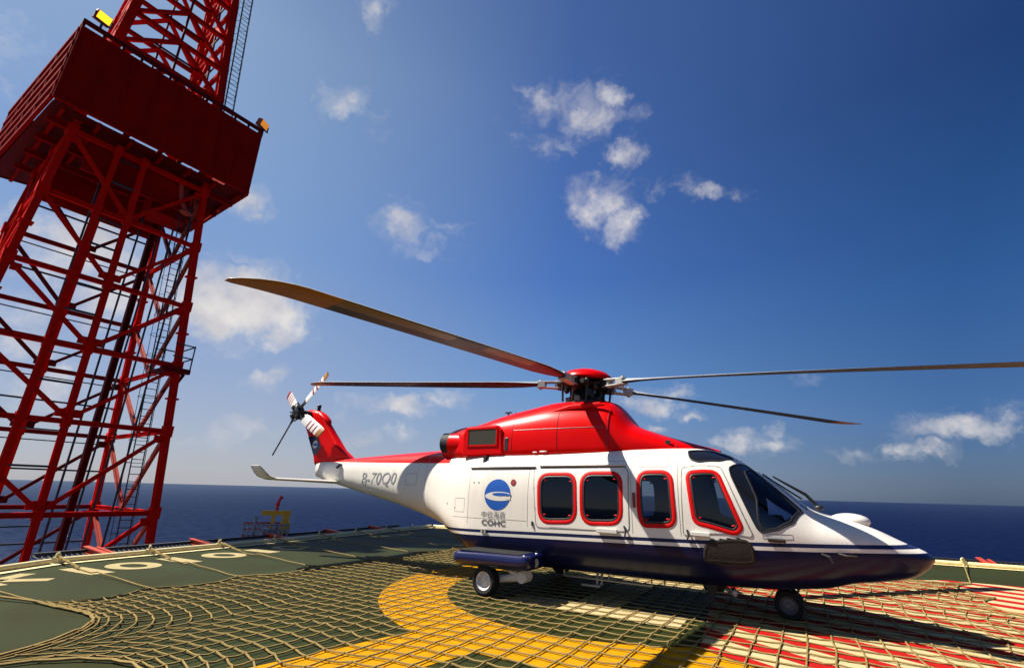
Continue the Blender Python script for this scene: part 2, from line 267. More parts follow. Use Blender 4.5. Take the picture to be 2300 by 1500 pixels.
# ---------------------------------------------------------------- mesh helpers
def link_mesh(name, v, f, mats, parent=None, smooth=False, mi=None):
    me = bpy.data.meshes.new(name); me.from_pydata([tuple(map(float, p)) for p in v], [], f)
    if not isinstance(mats, (list, tuple)): mats = [mats]
    for m in mats: me.materials.append(MAT[m] if isinstance(m, str) else m)
    if mi is not None: me.polygons.foreach_set('material_index', mi)
    if smooth: me.polygons.foreach_set('use_smooth', [True] * len(me.polygons))
    me.update()
    o = bpy.data.objects.new(name, me); col.objects.link(o)
    if parent: o.parent = parent
    return o
class MB:
    def __init__(s): s.v = []; s.f = []; s.mi = []; s.k = 0
    def _add(s, v, f):
        n = len(s.v); s.v += [Vector(p) for p in v]; s.f += [tuple(i + n for i in q) for q in f]; s.mi += [s.k] * len(f)
    def box(s, c, size, rot=None):
        c = Vector(c); hx, hy, hz = (d / 2 for d in size)
        P = [Vector((x, y, z)) for x in (-hx, hx) for y in (-hy, hy) for z in (-hz, hz)]
        if rot is not None: P = [rot @ p for p in P]
        s._add([c + p for p in P], [(0, 1, 3, 2), (4, 6, 7, 5), (0, 4, 5, 1), (2, 3, 7, 6), (0, 2, 6, 4), (1, 5, 7, 3)]); return s
    def beam(s, p, q, w, h=None, up=(0, 0, 1)):
        p = Vector(p); q = Vector(q); h = h or w; d = q - p; L = d.length; d.normalize(); up = Vector(up)
        if abs(d.dot(up)) > .97: up = Vector((1, 0, 0))
        x = d.cross(up).normalized(); y = x.cross(d)
        rot = Matrix((x, y, d)).transposed(); return s.box((p + q) / 2, (w, h, L), rot)
    def hbeam(s, p, q, w, h, t, up=(0, 0, 1)):
        p = Vector(p); q = Vector(q); d = (q - p).normalized(); u = Vector(up)
        if abs(d.dot(u)) > .97: u = Vector((1, 0, 0))
        x = d.cross(u).normalized(); y = x.cross(d)
        for sgn in (-1, 1): s.beam(p + y * sgn * (h - t) / 2, q + y * sgn * (h - t) / 2, w, t, u)
        s.beam(p, q, t, h - 2 * t - .002, u); return s
    def tube(s, pts, r, n=8, cap=True):
        pts = [Vector(p) for p in pts]; m = len(pts); V = []; F = []; rs = r if isinstance(r, (list, tuple)) else [r] * m
        prev = None
        for i, p in enumerate(pts):
            d = (pts[min(i + 1, m - 1)] - pts[max(i - 1, 0)]).normalized()
            if prev is None: a = d.orthogonal().normalized()
            else: a = (prev - d * prev.dot(d)).normalized()
            prev = a; b = d.cross(a)
            V += [p + (a * math.cos(2 * math.pi * k / n) + b * math.sin(2 * math.pi * k / n)) * rs[i] for k in range(n)]
        for i in range(m - 1):
            for k in range(n): F.append((i * n + k, i * n + (k + 1) % n, (i + 1) * n + (k + 1) % n, (i + 1) * n + k))
        if cap: F.append(tuple(range(n - 1, -1, -1))); F.append(tuple((m - 1) * n + k for k in range(n)))
        s._add(V, F); return s
    def lathe(s, prof, c, axis=(0, 0, 1), n=24):
        c = Vector(c); ax = Vector(axis).normalized(); a = ax.orthogonal().normalized(); b = ax.cross(a); V = []; F = []; m = len(prof)
        for (r, h) in prof:
            V += [c + ax * h + (a * math.cos(2 * math.pi * k / n) + b * math.sin(2 * math.pi * k / n)) * max(r, 1e-4) for k in range(n)]
        for i in range(m - 1):
            for k in range(n): F.append((i * n + k, i * n + (k + 1) % n, (i + 1) * n + (k + 1) % n, (i + 1) * n + k))
        s._add(V, F); return s
    def ellipsoid(s, c, r, n=16, m=10, rot=None):
        V = []; F = []; c = Vector(c)
        for i in range(m + 1):
            a = -math.pi / 2 + math.pi * i / m
            for k in range(n):
                b = 2 * math.pi * k / n; p = Vector((r[0] * math.cos(a) * math.cos(b), r[1] * math.cos(a) * math.sin(b), r[2] * math.sin(a)))
                V.append(c + (rot @ p if rot is not None else p))
        for i in range(m):
            for k in range(n): F.append((i * n + k, i * n + (k + 1) % n, (i + 1) * n + (k + 1) % n, (i + 1) * n + k))
        s._add(V, F); return s
    def prism(s, poly, z0, z1, axis='z'):
        n = len(poly)
        mk = {'z': lambda p, h: (p[0], p[1], h), 'y': lambda p, h: (p[0], h, p[1]), 'x': lambda p, h: (h, p[0], p[1])}[axis]
        V = [mk(p, z0) for p in poly] + [mk(p, z1) for p in poly]
        F = [tuple(range(n - 1, -1, -1)), tuple(range(n, 2 * n))] + [(k, (k + 1) % n, n + (k + 1) % n, n + k) for k in range(n)]
        s._add(V, F); return s
    def sheet(s, poly, z):
        s._add([(p[0], p[1], z) for p in poly], [tuple(range(len(poly)))]); return s
    def build(s, name, mats, parent=None, smooth=False, bevel=0.0):
        o = link_mesh(name, s.v, s.f, mats, parent, smooth, s.mi if isinstance(mats, (list, tuple)) else None)
        import bmesh
        bm = bmesh.new(); bm.from_mesh(o.data); bmesh.ops.recalc_face_normals(bm, faces=bm.faces); bm.to_mesh(o.data); bm.free()
        if bevel:
            md = o.modifiers.new('bevel', 'BEVEL'); md.width = bevel; md.segments = 2; md.limit_method = 'ANGLE'
        if smooth: o.data.set_sharp_from_angle(angle=R(38))
        return o
def tag(o, label, cat, group=None):
    o['label'] = label; o['category'] = cat
    if group: o['group'] = group
    return o
def struct(o, kind='structure'): o['kind'] = kind; return o
def empty(name, loc=(0, 0, 0), rz=0.0):
    o = bpy.data.objects.new(name, None); col.objects.link(o); o.location = loc; o.rotation_euler = (0, 0, rz); o.empty_display_size = .3; return o
# ---------------------------------------------------------------- sea, rig hull, helideck
mb = MB(); RR = 60000.0; ring = [40, 120, 400, 1500, 6000, 20000, RR]; NSEA = 64
V = [(0, 0, -34)]; Fc = []
for r in ring: V += [(r * math.cos(2 * math.pi * k / NSEA), r * math.sin(2 * math.pi * k / NSEA), -34) for k in range(NSEA)]
for k in range(NSEA): Fc.append((0, 1 + k, 1 + (k + 1) % NSEA))
for i in range(len(ring) - 1):
    for k in range(NSEA): Fc.append((1 + i * NSEA + k, 1 + (i + 1) * NSEA + k, 1 + (i + 1) * NSEA + (k + 1) % NSEA, 1 + i * NSEA + (k + 1) % NSEA))
struct(link_mesh('sea', V, Fc, 'sea'))

D1 = Vector((.415, .91, 0)).normalized(); D2 = Vector((.866, -.5, 0)).normalized(); NIN = Vector((D1.y, -D1.x, 0))
K1 = Vector((-9.39, 10.9, 0)); K3 = Vector((-3.5, 23.85, 0))
DECK = [(-9.39, 10.9), (-3.5, 23.85), (20.6, 9.94), (19.5, -3.0), (9.0, -10.0), (-4.0, -8.0), (-9.6, .5)]
mb = MB(); mb.prism(DECK[::-1], -.45, 0.0); struct(mb.build('helideck', 'deck'))
mb = MB()
mb.box((-14, 14, -12), (52, 46, 5)); mb.box((-16, 16, -19), (46, 40, 8))
for (x, y) in ((-30, 30), (0, 33), (4, -2), (-34, -4)): mb.tube([(x, y, -22), (x, y, -36)], 2.4, 16)
for (x, y) in ((-6, 12), (-3, 20), (6, 14), (13, 8), (8, -4), (-3, -3), (3, 5)):
    mb.beam((x, y, -.47), (x, y, -9.6), .5); mb.beam((x - 3, y, -9.6), (x, y, -.6), .25); mb.beam((x + 3, y, -9.6), (x, y, -.6), .25)
struct(mb.build('rig_hull', 'grey_steel'))

# painted markings, each a sheet 4 mm above the one below
def arcp(c, r, a0, a1, n): return [(c[0] + r * math.cos(R(a0 + (a1 - a0) * k / n)), c[1] + r * math.sin(R(a0 + (a1 - a0) * k / n))) for k in range(n + 1)]
RC = (2.0, 9.3); mb = MB()
a_out = arcp(RC, 4.1, 0, 360, 96)[:-1]; a_in = arcp(RC, 3.0, 0, 360, 96)[:-1]
nv = [(x, y, .004) for x, y in a_out] + [(x, y, .004) for x, y in a_in]
mb._add(nv, [(k, (k + 1) % 96, 96 + (k + 1) % 96, 96 + k) for k in range(96)])
rd = Vector((-.687, -.727, 0)); rn = Vector((.727, -.687, 0)); c0 = Vector((RC[0], RC[1], 0)); 
off0 = (Vector((-1.37, 6.41, 0)) - c0).dot(rn); off1 = off0 + 1.09
mb._add([c0 + rd * t + rn * o + Vector((0, 0, .0044)) for t, o in ((3.97, off0), (3.97, off1), (8.4, off1), (8.4, off0))], [(0, 1, 2, 3)])
struct(mb.build('ring_marking', 'mark_yellow'))
hd = Vector((.858, -.513, 0)); hn = Vector((-.513, -.858, 0)); mb = MB()
for sgn in (1, -1):
    cc = c0 + hn * 1.4 * sgn
    mb._add([cc + hd * a + hn * b + Vector((0, 0, .009)) for a, b in ((-1.35, -.36), (1.38, -.36), (1.38, .36), (-1.35, .36))], [(0, 1, 2, 3)])
mb._add([c0 + hd * a + hn * b + Vector((0, 0, .009)) for a, b in ((-.36, -1.04), (.36, -1.04), (.36, 1.04), (-.36, 1.04))], [(0, 1, 2, 3)])
struct(mb.build('landing_letter_marking', 'mark_white'))
HATCH = [(2.25, 6.25), (6.2, -.6), (15, 3), (14, 9.2), (9.9, 11.75), (4.55, 11.3)]
def clip(poly, n, d):       # keep p.n >= d
    o_ = []
    for i in range(len(poly)):
        p, q = poly[i], poly[(i + 1) % len(poly)]; a = p[0] * n[0] + p[1] * n[1] - d; b = q[0] * n[0] + q[1] * n[1] - d
        if a >= 0: o_.append(p)
        if a * b < 0: t = a / (a - b); o_.append((p[0] + (q[0] - p[0]) * t, p[1] + (q[1] - p[1]) * t))
    return o_
mb = MB(); mb.sheet(HATCH, .013); struct(mb.build('hatch_base_marking', 'mark_white'))
mb = MB(); nn = (.866, .5); base = 2.62 * .866 + 6.62 * .5 + .02
for k in range(-2, 26):
    a = base + k * .617
    p = clip(clip(HATCH, nn, a), (-nn[0], -nn[1]), -(a + .27))
    if len(p) > 2: mb.sheet(p, .017)
struct(mb.build('hatch_stripe_marking', 'mark_red'))
# the deck lettering along the far left edge
def ed(s_, t_, z=.005): return K1 + D1 * s_ + NIN * t_ + Vector((0, 0, z))
mb = MB()
def lbar(s0, t0, s1, t1, w):
    a = ed(s0, t0); b = ed(s1, t1); d = (b - a).normalized(); n_ = Vector((d.y, -d.x, 0)) * w / 2; mb._add([a - n_, b - n_, b + n_, a + n_], [(0, 1, 2, 3)])
def loop(s0, t0, rs, rt, w):
    V_ = []; n_ = 28
    for k in range(n_):
        a = 2 * math.pi * k / n_; V_.append(ed(s0 + rs * math.cos(a), t0 + rt * math.sin(a)))
    for k in range(n_):
        a = 2 * math.pi * k / n_; V_.append(ed(s0 + (rs - w) * math.cos(a), t0 + (rt - w) * math.sin(a)))
    mb._add(V_, [(k, (k + 1) % n_, n_ + (k + 1) % n_, n_ + k) for k in range(n_)])
lbar(-1.62, .9, -1.62, 2.0, .32); lbar(-1.5, 1.45, -.80, .98, .27); lbar(-1.4, 1.42, -.88, 1.98, .27)
lbar(-.1, .85, -.1, 2.0, .40); loop(.72, 1.45, .45, .58, .25); lbar(1.72, .82, 1.66, 1.95, .40); loop(2.78, 1.4, .45, .56, .25); lbar(3.85, .9, 3.85, 1.9, .36); loop(4.8, 1.4, .45, .56, .25)
struct(mb.build('deck_lettering', 'mark_letter'))
mb = MB()
for (a, b) in ((Vector((-9.6, .5, 0)), K1), (K1, K3), (K3, Vector((20.6, 9.94, 0)))):
    d = (b - a).normalized(); n_ = Vector((d.y, -d.x, 0)); z_ = Vector((0, 0, .020)); mb._add([a + n_ * .02 + z_, b + n_ * .02 + z_, b + n_ * .26 + z_, a + n_ * .26 + z_], [(0, 1, 2, 3)])
struct(mb.build('deck_edge_marking', 'cream'))

# ---------------------------------------------------------------- cream edge pipe with tie-down rings
ROPE_TIES = []
def edge_pipe(P, Q, label, first, step, n):
    root = empty('edge_pipe', P); P = Vector(P); Q = Vector(Q); d = (Q - P).normalized(); inw = Vector((d.y, -d.x, 0)); L_ = (Q - P).length
    mb = MB(); mb.tube([Vector((0, 0, .07)), d * L_ + Vector((0, 0, .07))], .055, 12)
    for k in range(int(L_ / .9) + 1): mb.box(d * min(.9 * k, L_) + Vector((0, 0, .012)), (.1, .1, .03))
    mb.build('pipe', 'cream', root, True)
    proto = None
    for k in range(n):
        c = d * (first + step * k)
        if proto is None:
            mb = MB(); mb.box((0, 0, .06), (.08, .12, .12)); mb.box((0, 0, .125), (.13, .13, .014))
            pts = [(.0 + .05 * math.cos(a), 0, .165 + .05 * math.sin(a)) for a in [2 * math.pi * i / 12 for i in range(13)]]
            mb.tube(pts, .02, 6, False); proto = mb.build('tie_ring', 'cream', root, True); ob = proto
        else: ob = proto.copy(); col.objects.link(ob); ob.parent = root
        ob.location = c + inw * .02; ob.rotation_euler = (0, 0, math.atan2(d.y, d.x) + .6 + .25 * math.sin(k * 2.1))
        ROPE_TIES.append(P + c)
    return tag(root, label, 'deck edge pipe', 'cream pipes along the helideck edges')
edge_pipe(K1, K3 - D1 * .1, 'cream painted pipe along the left deck edge below the red derrick', 0.02, 1.8, 8)
edge_pipe(K3 + D2 * .1, Vector((20.6, 9.94, 0)), 'thin cream pipe along the far deck edge behind the helicopter nose', .7, 2.0, 13)
edge_pipe(Vector((-9.6, .5, 0)), K1 - Vector((0, .12, 0)), 'short cream pipe at the lower left corner of the deck', 1.2, 1.8, 5)

# ---------------------------------------------------------------- perimeter safety nets outside the edges
def safety_net(P, d, L_, wdt, label, arms_red):
    outw = Vector((-d.y, d.x, 0)); root = empty('safety_net', P); rise = .12
    def pt(s_, t_): return d * s_ + outw * t_ + Vector((0, 0, -.10 + rise * t_ / wdt - .10 * math.sin(math.pi * min(1, t_ / wdt))))
    mb = MB(); mb.beam(pt(0, wdt), pt(L_, wdt), .14, .10); mb.beam(pt(0, .12), pt(L_, .12), .05)
    mb.build('outer_frame', 'black_steel', root)
    mb = MB(); n = int(L_ / .11)
    for k in range(n + 1):
        s_ = L_ * k / n; mb.tube([pt(s_, .1), pt(s_, wdt * .5), pt(s_, wdt)], .014, 3, False)
    for k in range(14):
        t_ = .1 + (wdt - .1) * k / 14; mb.tube([pt(0, t_), pt(L_, t_)], .014, 3, False)
    mb.build('netting', 'grey_steel', root)
    first = None
    for k in range(int(L_ / 2.6) + 1):
        s_ = 1.0 + 2.6 * k
        if s_ > L_ - .2: break
        mb = MB(); mb.hbeam(pt(s_, .0) - pt(s_, 0), pt(s_, wdt + .05) - pt(s_, 0) + Vector((0, 0, .05)), .13, .14, .02); mb.beam((d * .22) + (pt(s_, 0) - pt(s_, 0)), pt(s_, wdt) - pt(s_, 0) + Vector((0, 0, .06)) + d * .22, .07)
        if first is None: first = mb.build('support_arm', arms_red, root); ob = first
        else: ob = first.copy(); col.objects.link(ob); ob.parent = root
        ob.location = pt(s_, 0)
    return tag(root, label, 'safety net', 'safety nets outside the helideck edge')
safety_net(K1 + D1 * .3, D1, 13.4, 1.6, 'grey safety netting in a black frame outside the left deck edge', 'rig_orange')
safety_net(K3 + D2 * .3, D2, 26.5, 1.6, 'narrow safety netting with red arms beyond the far deck edge', 'rig_orange')

# ---------------------------------------------------------------- fire monitor platform beyond the left edge
fm = empty('monitor_platform', (-8.55, 18.1, -.25), R(27)); tag(fm, 'small railed platform with a yellow beam beyond the left deck edge', 'service platform')
mb = MB(); mb.box((0, 0, -.06), (1.45, 1.1, .08)); mb.box((0, -.5, -.2), (1.45, .08, .22)); mb.beam((-.6, 0, -.1), (-.6, .3, -2.5), .12); mb.beam((.6, 0, -.1), (.6, .3, -2.5), .12); mb.build('platform', 'rig_red_dark', fm)
for nm, y0 in (('railing', -.52), ('railing', .52)):
    mb = MB()
    for k in range(10): mb.tube([(-.7 + k * .155, y0, 0), (-.7 + k * .155, y0, .62)], .026, 6)
    for h in (.2, .42, .62): mb.tube([(-.7, y0, h), (.7, y0, h)], .028, 6)
    mb.build(nm, 'galv' if y0 < 0 else 'rig_orange', fm)
mb = MB(); mb.beam((-.2, .1, .98), (.76, .1, .98), .2, .17); mb.build('crossbeam', 'monitor_yellow', fm)
mb = MB(); mb.beam((.62, .1, -.1), (.62, .1, .9), .22); mb.beam((.2, .1, 0), (.2, .1, .9), .12); mb.box((.62, -.1, .45), (.3, .3, .5)); mb.build('post', 'monitor_yellow', fm)
mb = MB(); mb.box((.1, 0, .24), (.42, .34, .46)); mb.tube([(-.35, 0, 0), (-.35, 0, .8)], .05, 8); mb.box((-.35, 0, .84), (.16, .1, .1)); mb.build('valve_box', 'galv', fm, bevel=.02)
mo = empty('fire_monitor', (-8.32, 18.25, .82), R(27)); tag(mo, 'bright red fire monitor nozzle standing on the yellow beam', 'fire monitor')
mb = MB(); mb.tube([(0, 0, 0), (0, 0, .2)], .055, 10); mb.ellipsoid((0, 0, .22), (.085, .085, .085)); mb.build('pedestal', 'monitor_red', mo, True)
mb = MB(); mb.tube([(0, 0, .22), (.04, .05, .36), (.10, .1, .46)], [.05, .055, .075], 10); mb.build('nozzle', 'monitor_red', mo, True)

# ---------------------------------------------------------------- rope landing net
EA = Vector((.857, -.515, 0)).normalized(); EB = Vector((.515, .857, 0)).normalized()
A0, A1_, B0, B1_ = -9.5, 2.75, 1.5, 14.8; CELL = .27
na = int((A1_ - A0) / CELL); nb = int((B1_ - B0) / CELL)
ties_near = [-9.5, -6.8, -4.5, -2.2, .1, 2.75]; ties_left = [3.1, 4.4, 5.95, 7.5, 9.1, 10.8, 12.6, 14.8]
def scallop(x, ties, amp, pw):
    for i in range(len(ties) - 1):
        if ties[i] <= x <= ties[i + 1]:
            t = (x - ties[i]) / (ties[i + 1] - ties[i]); t = t ** (1.8 if ties[i] == -9.5 and ties[i + 1] == -6.8 else 1.0); return amp * max(0.0, math.sin(math.pi * t)) ** pw
    return 0.0
P = np.zeros((na + 1, nb + 1, 3))
jit = rng.normal(0, .005, (na + 1, nb + 1, 2))
def lowfreq(n, m, k):
    g = rng.normal(0, 1, (k, k)); xi = np.linspace(0, k - 1.001, n); yi = np.linspace(0, k - 1.001, m); i0 = xi.astype(int); j0 = yi.astype(int); fx = (xi - i0)[:, None]; fy = (yi - j0)[None]; i1 = np.minimum(i0 + 1, k - 1); j1 = np.minimum(j0 + 1, k - 1)
    return g[np.ix_(i0, j0)] * (1 - fx) * (1 - fy) + g[np.ix_(i1, j0)] * fx * (1 - fy) + g[np.ix_(i0, j1)] * (1 - fx) * fy + g[np.ix_(i1, j1)] * fx * fy
lfx = lowfreq(na + 1, nb + 1, 9) * .022; lfy = lowfreq(na + 1, nb + 1, 9) * .022; lz = np.abs(lowfreq(na + 1, nb + 1, 24)) * .008
for i in range(na + 1):
    for j in range(nb + 1):
        u_ = i / na; v_ = j / nb; a = A0 + (A1_ - A0) * u_; b = B0 + (B1_ - B0) * v_
        bb0 = 1.5 + 1.6 * max(0.0, min(1.0, (-6.8 - a) / 2.7))
        edge = bb0 + scallop(a, ties_near, 1.05 if a < -6.8 else 1.2, .55)
        b2 = b + (edge - B0) * math.exp(-(b - B0) / 1.9) * max(0, 1 - (b - B0) / 9)
        al = A0 + scallop(max(b2, 3.1), ties_left, .42, .8)
        a2 = a + (al - A0) * math.exp(-(a - A0) / 1.1)
        br = scallop(a2, [-9.5, -7.6, -5.8, -4.0, -2.2, -.4, 1.2, 2.75], .3, .8)
        b2 -= br * math.exp(-(B1_ - b) / 1.0)
        a2 -= scallop(b2, [1.5, 3.4, 5.3, 7.2, 9.1, 11.0, 12.9, 14.8], .35, .8) * math.exp(-(A1_ - a) / 1.0)
        q = EA * a2 + EB * b2
        P[i, j] = (q.x + jit[i, j, 0] + lfx[i, j], q.y + jit[i, j, 1] + lfy[i, j], .026 + lz[i, j])
net = empty('landing_net', (0, 0, 0)); tag(net, 'wide tan rope landing net spread under the helicopter', 'rope net')
def ropes(dirn):
    mb = MB()
    lines = [P[i, :, :] for i in range(na + 1)] if dirn == 0 else [P[:, j, :] for j in range(nb + 1)]
    for li, Ln in enumerate(lines):
        pts = []
        edge_line = li in (0, len(lines) - 1)
        for k in range(len(Ln)):
            p = Vector(Ln[k]); 
            p.z += .003 if (k + li + dirn) % 2 else -.002
            pts.append(p)
            if k < len(Ln) - 1:
                q = (p + Vector(Ln[k + 1])) / 2; q.z = .022 + .006 * rng.random(); q.x += rng.normal(0, .003); q.y += rng.normal(0, .003); pts.append(q)
        mb.tube(pts, .017 if edge_line else .0096, 5)
    return mb.build('rope_strand', 'rope', net, True)
for d_ in (0, 1): struct(ropes(d_), 'stuff')
mb = MB()
for i in range(na + 1):
    for j in range(nb + 1):
        c = Vector(P[i, j]); c.z += .004; rz = Matrix.Rotation(rng.random() * 3, 3, 'Z')
        mb.ellipsoid(c, (.018, .015, .014), 6, 3, rz)
struct(mb.build('rope_knot', 'rope', net, True), 'stuff')
# tie ropes from the net corners to the rings
tp = None
for k, b in enumerate(ties_left):
    jj = int(np.argmin([abs((Vector(P[0, j]).dot(EB)) - b) for j in range(nb + 1)])); p = Vector(P[0, jj])
    q = Vector((-9.55, 9.1, .1)) if k == 0 else ROPE_TIES[min(k - 1, 7)] + Vector((0, 0, .15)); pts = [p + (q - p) * t + Vector((rng.normal(0, .01), rng.normal(0, .01), -.1 * math.sin(math.pi * t) * (1 if t > .5 else .3))) for t in [i / 14 for i in range(15)]]
    pts = [Vector((t.x, t.y, max(t.z, .02))) for t in pts]
    mb = MB(); mb.tube(pts, .011, 6)
    for t in range(10, 14): mb.tube([pts[t] + Vector((.01, .01, .015)), pts[min(t + 1, 14)] + Vector((-.01, .012, .012))], .015, 6); mb.ellipsoid(pts[t], (.024, .02, .02), 6, 4)
    mb.build('tie_rope', 'rope', net, True)
for a in (-6.8, -4.5):
    i = int(np.argmin([abs(Vector(P[k, 0]).dot(EA) - a) for k in range(na + 1)])); p = Vector(P[i, 0]); q = p - EB * 2.6 - EA * 1.2
    pts = [p + (q - p) * t / 10 + Vector((0, 0, .0)) for t in range(11)]; mb = MB(); mb.tube(pts, .018, 6); mb.build('tie_rope', 'rope', net, True)
i = 0; p = Vector(P[0, 0]); q = p + Vector((-2.6, .6, .05)); mb = MB(); mb.tube([p + (q - p) * t / 10 for t in range(11)], .018, 6); mb.build('tie_rope', 'rope', net, True)
for a, k in ((1.2, 11), (-.4, 10), (2.75, 12)):
    i = int(np.argmin([abs(Vector(P[kk, nb]).dot(EA) - a) for kk in range(na + 1)])); p = Vector(P[i, nb])
    q = min(ROPE_TIES[8:21], key=lambda t: abs((t - p).dot(D2))) + Vector((0, 0, .17))
    mb = MB(); mb.tube([p + (q - p) * t / 10 + Vector((0, 0, -.05 * math.sin(math.pi * t / 10))) for t in range(11)], .015, 6); mb.build('tie_rope', 'rope', net, True)
# ---------------------------------------------------------------- red lattice derrick
EX = Vector((math.sin(R(35)), math.cos(R(35)), 0)); EY = Vector((-EX.y, EX.x, 0))
F0 = Vector((math.sin(R(-55)), math.cos(R(-55)), 0)) * 25.35
der = empty('derrick', (F0.x, F0.y, 0), math.atan2(EX.y, EX.x))
tag(der, 'tall dark red lattice derrick tower with a walled work platform', 'derrick tower')
# local frame: x along the front face, y away from the deck, z up
ZB = -9.5
def cx_(side, z):          # corner coordinates (sx, sy in 0/1) with taper
    k = .062 * max(min(z, 40), -12)
    return (1.75 + k, 9.35 - k), (0.0 + k, 7.65 - k)
def corner(sx, sy, z):
    xs_, ys_ = cx_(0, z); return Vector((xs_[sx], ys_[sy], z))
LV = [-9.5, -6.2, -2.9, .4, 3.9, 6.95, 10.0, 13.3, 16.6]
LVU = [20.6, 22.7, 24.9, 27.2, 29.6, 32.1, 34.8, 37.6]
for sx in (0, 1):
    for sy in (0, 1):
        mb = MB(); mb.hbeam(corner(sx, sy, ZB), corner(sx, sy, 17.0), .26, .30, .05, (0, 1, 0))
        for z in LV[1:]: mb.box(corner(sx, sy, z), (.38, .36, .5)); 
        for z in (5.4, 8.6, 11.6): mb.box(corner(sx, sy, z), (.44, .42, .07))
        mb.build('leg', 'rig_bright', der)
        mb = MB(); mb.hbeam(corner(sx, sy, 17.0), corner(sx, sy, 38.0), .40, .42, .05, (0, 1, 0))
        for z in LVU: mb.box(corner(sx, sy, z), (.42, .4, .45))
        mb.build('leg', 'rig_bright', der)
def onface(fc, t, z):
    a, b = {'front': ((0, 0), (1, 0)), 'right': ((1, 0), (1, 1)), 'back': ((1, 1), (0, 1)), 'left': ((0, 1), (0, 0))}[fc]
    return corner(*a, z).lerp(corner(*b, z), t)
NRM = {'front': Vector((0, -1, 0)), 'right': Vector((1, 0, 0)), 'back': Vector((0, 1, 0)), 'left': Vector((-1, 0, 0))}
# posts inside the front face and the middle of the others
for fc, t in (('front', .5), ('front', .31), ('back', .5), ('left', .5)):
    mb = MB(); mb.hbeam(onface(fc, t, ZB), onface(fc, t, 16.9), .22, .26, .04, (0, 1, 0))
    for z in LV[1:]: mb.box(onface(fc, t, z) , (.3, .3, .4))
    mb.build('post', 'rig_bright', der)
for fc in ('front', 'right', 'back', 'left'):
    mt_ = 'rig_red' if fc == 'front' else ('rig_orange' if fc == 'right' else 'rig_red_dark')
    for i, z in enumerate(LV):
        if i == 0: continue
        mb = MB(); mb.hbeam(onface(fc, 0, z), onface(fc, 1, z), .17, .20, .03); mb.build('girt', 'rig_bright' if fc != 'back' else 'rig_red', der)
        z0 = LV[i - 1]
        for a in (0, 1):
            mb = MB(); p = onface(fc, a, z - .1); q = onface(fc, .5, z0 + .1); mb.hbeam(p, q, .15, .17, .025, NRM[fc])
            d = (q - p).normalized(); 
            g_ = (.05, .32, .32) if fc in ('left', 'right') else (.32, .05, .32); mb.box(p + d * .4, g_); mb.box(q - d * .36, g_)
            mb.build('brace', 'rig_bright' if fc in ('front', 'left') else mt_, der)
        if fc in ('back', 'front') and z > -3:
            for zz, w_ in (((z + z0) / 2, .08), (z - .38, .05)):
                mb = MB(); mb.beam(onface(fc, .0 if fc == 'back' else .31, zz), onface(fc, 1 if fc == 'back' else .5, zz), w_); mb.build('handrail', 'black_steel', der)
    for i, z in enumerate(LVU):
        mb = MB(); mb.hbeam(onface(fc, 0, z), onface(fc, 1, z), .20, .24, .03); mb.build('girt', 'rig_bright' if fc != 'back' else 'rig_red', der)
        if i:
            z0 = LVU[i - 1]
            mb = MB(); mb.beam(onface(fc, 0, z0), onface(fc, .5, z), .19); mb.build('brace', 'rig_bright', der)
            mb = MB(); mb.beam(onface(fc, 1, z0), onface(fc, .5, z), .19); mb.build('brace', 'rig_bright', der)
            mb = MB(); mb.beam(onface(fc, .25, (z + z0) / 2), onface(fc, .75, (z + z0) / 2), .08); mb.beam(onface(fc, .5, z), onface(fc, .5, z0), .10); mb.build('hanger', 'rig_red_dark', der)
# guide column and hanging pipes inside
mb = MB(); mb.hbeam((7.42, 3.8, ZB), (7.36, 3.8, 17), .30, .26, .05); mb.build('guide_column', 'rig_red_dark', der)
pp = None
for k, (x, y) in enumerate(((7.8, 4.4), (8.05, 3.2), (8.45, 2.2), (6.6, 3.0), (4.4, 2.0))):
    if pp is None:
        mb = MB(); mb.tube([(0, 0, ZB), (0.02, 0, 4), (0, 0, 17)], .045, 8); ob = pp = mb.build('pipe', 'black_steel', der, True)
    else: ob = pp.copy(); col.objects.link(ob); ob.parent = der
    ob.location = (x, y, 0)
# ladder with cage along the right leg
def ladder(x, y, z0, z1, lean, name='ladder'):
    mb = MB()
    for s_ in (-.22, .22): mb.beam((x + s_ - lean * z0, y, z0), (x + s_ - lean * z1, y, z1), .04)
    n = int((z1 - z0) / .32)
    for k in range(n): z = z0 + .32 * k; mb.tube([(x - .22 - lean * z, y, z), (x + .22 - lean * z, y, z)], .018, 5)
    n = int((z1 - z0) / 1.0)
    for k in range(n):
        z = z0 + k * 1.0 + .5; xx = x - lean * z
        mb.tube([(xx - .22, y, z), (xx - .36, y + .25, z), (xx - .3, y + .6, z), (xx, y + .72, z), (xx + .3, y + .6, z), (xx + .36, y + .25, z), (xx + .22, y, z)], .012, 5)
    for q in ((-.36, .25), (0, .72), (.36, .25)): mb.beam((x + q[0] - lean * z0, y + q[1], z0), (x + q[0] - lean * z1, y + q[1], z1), .02)
    return mb.build(name, 'black_steel', der)
ladder(8.75, 1.2, -6, 16.5, .062)
ladder(9.75, .9, 21.0, 37.5, .062)
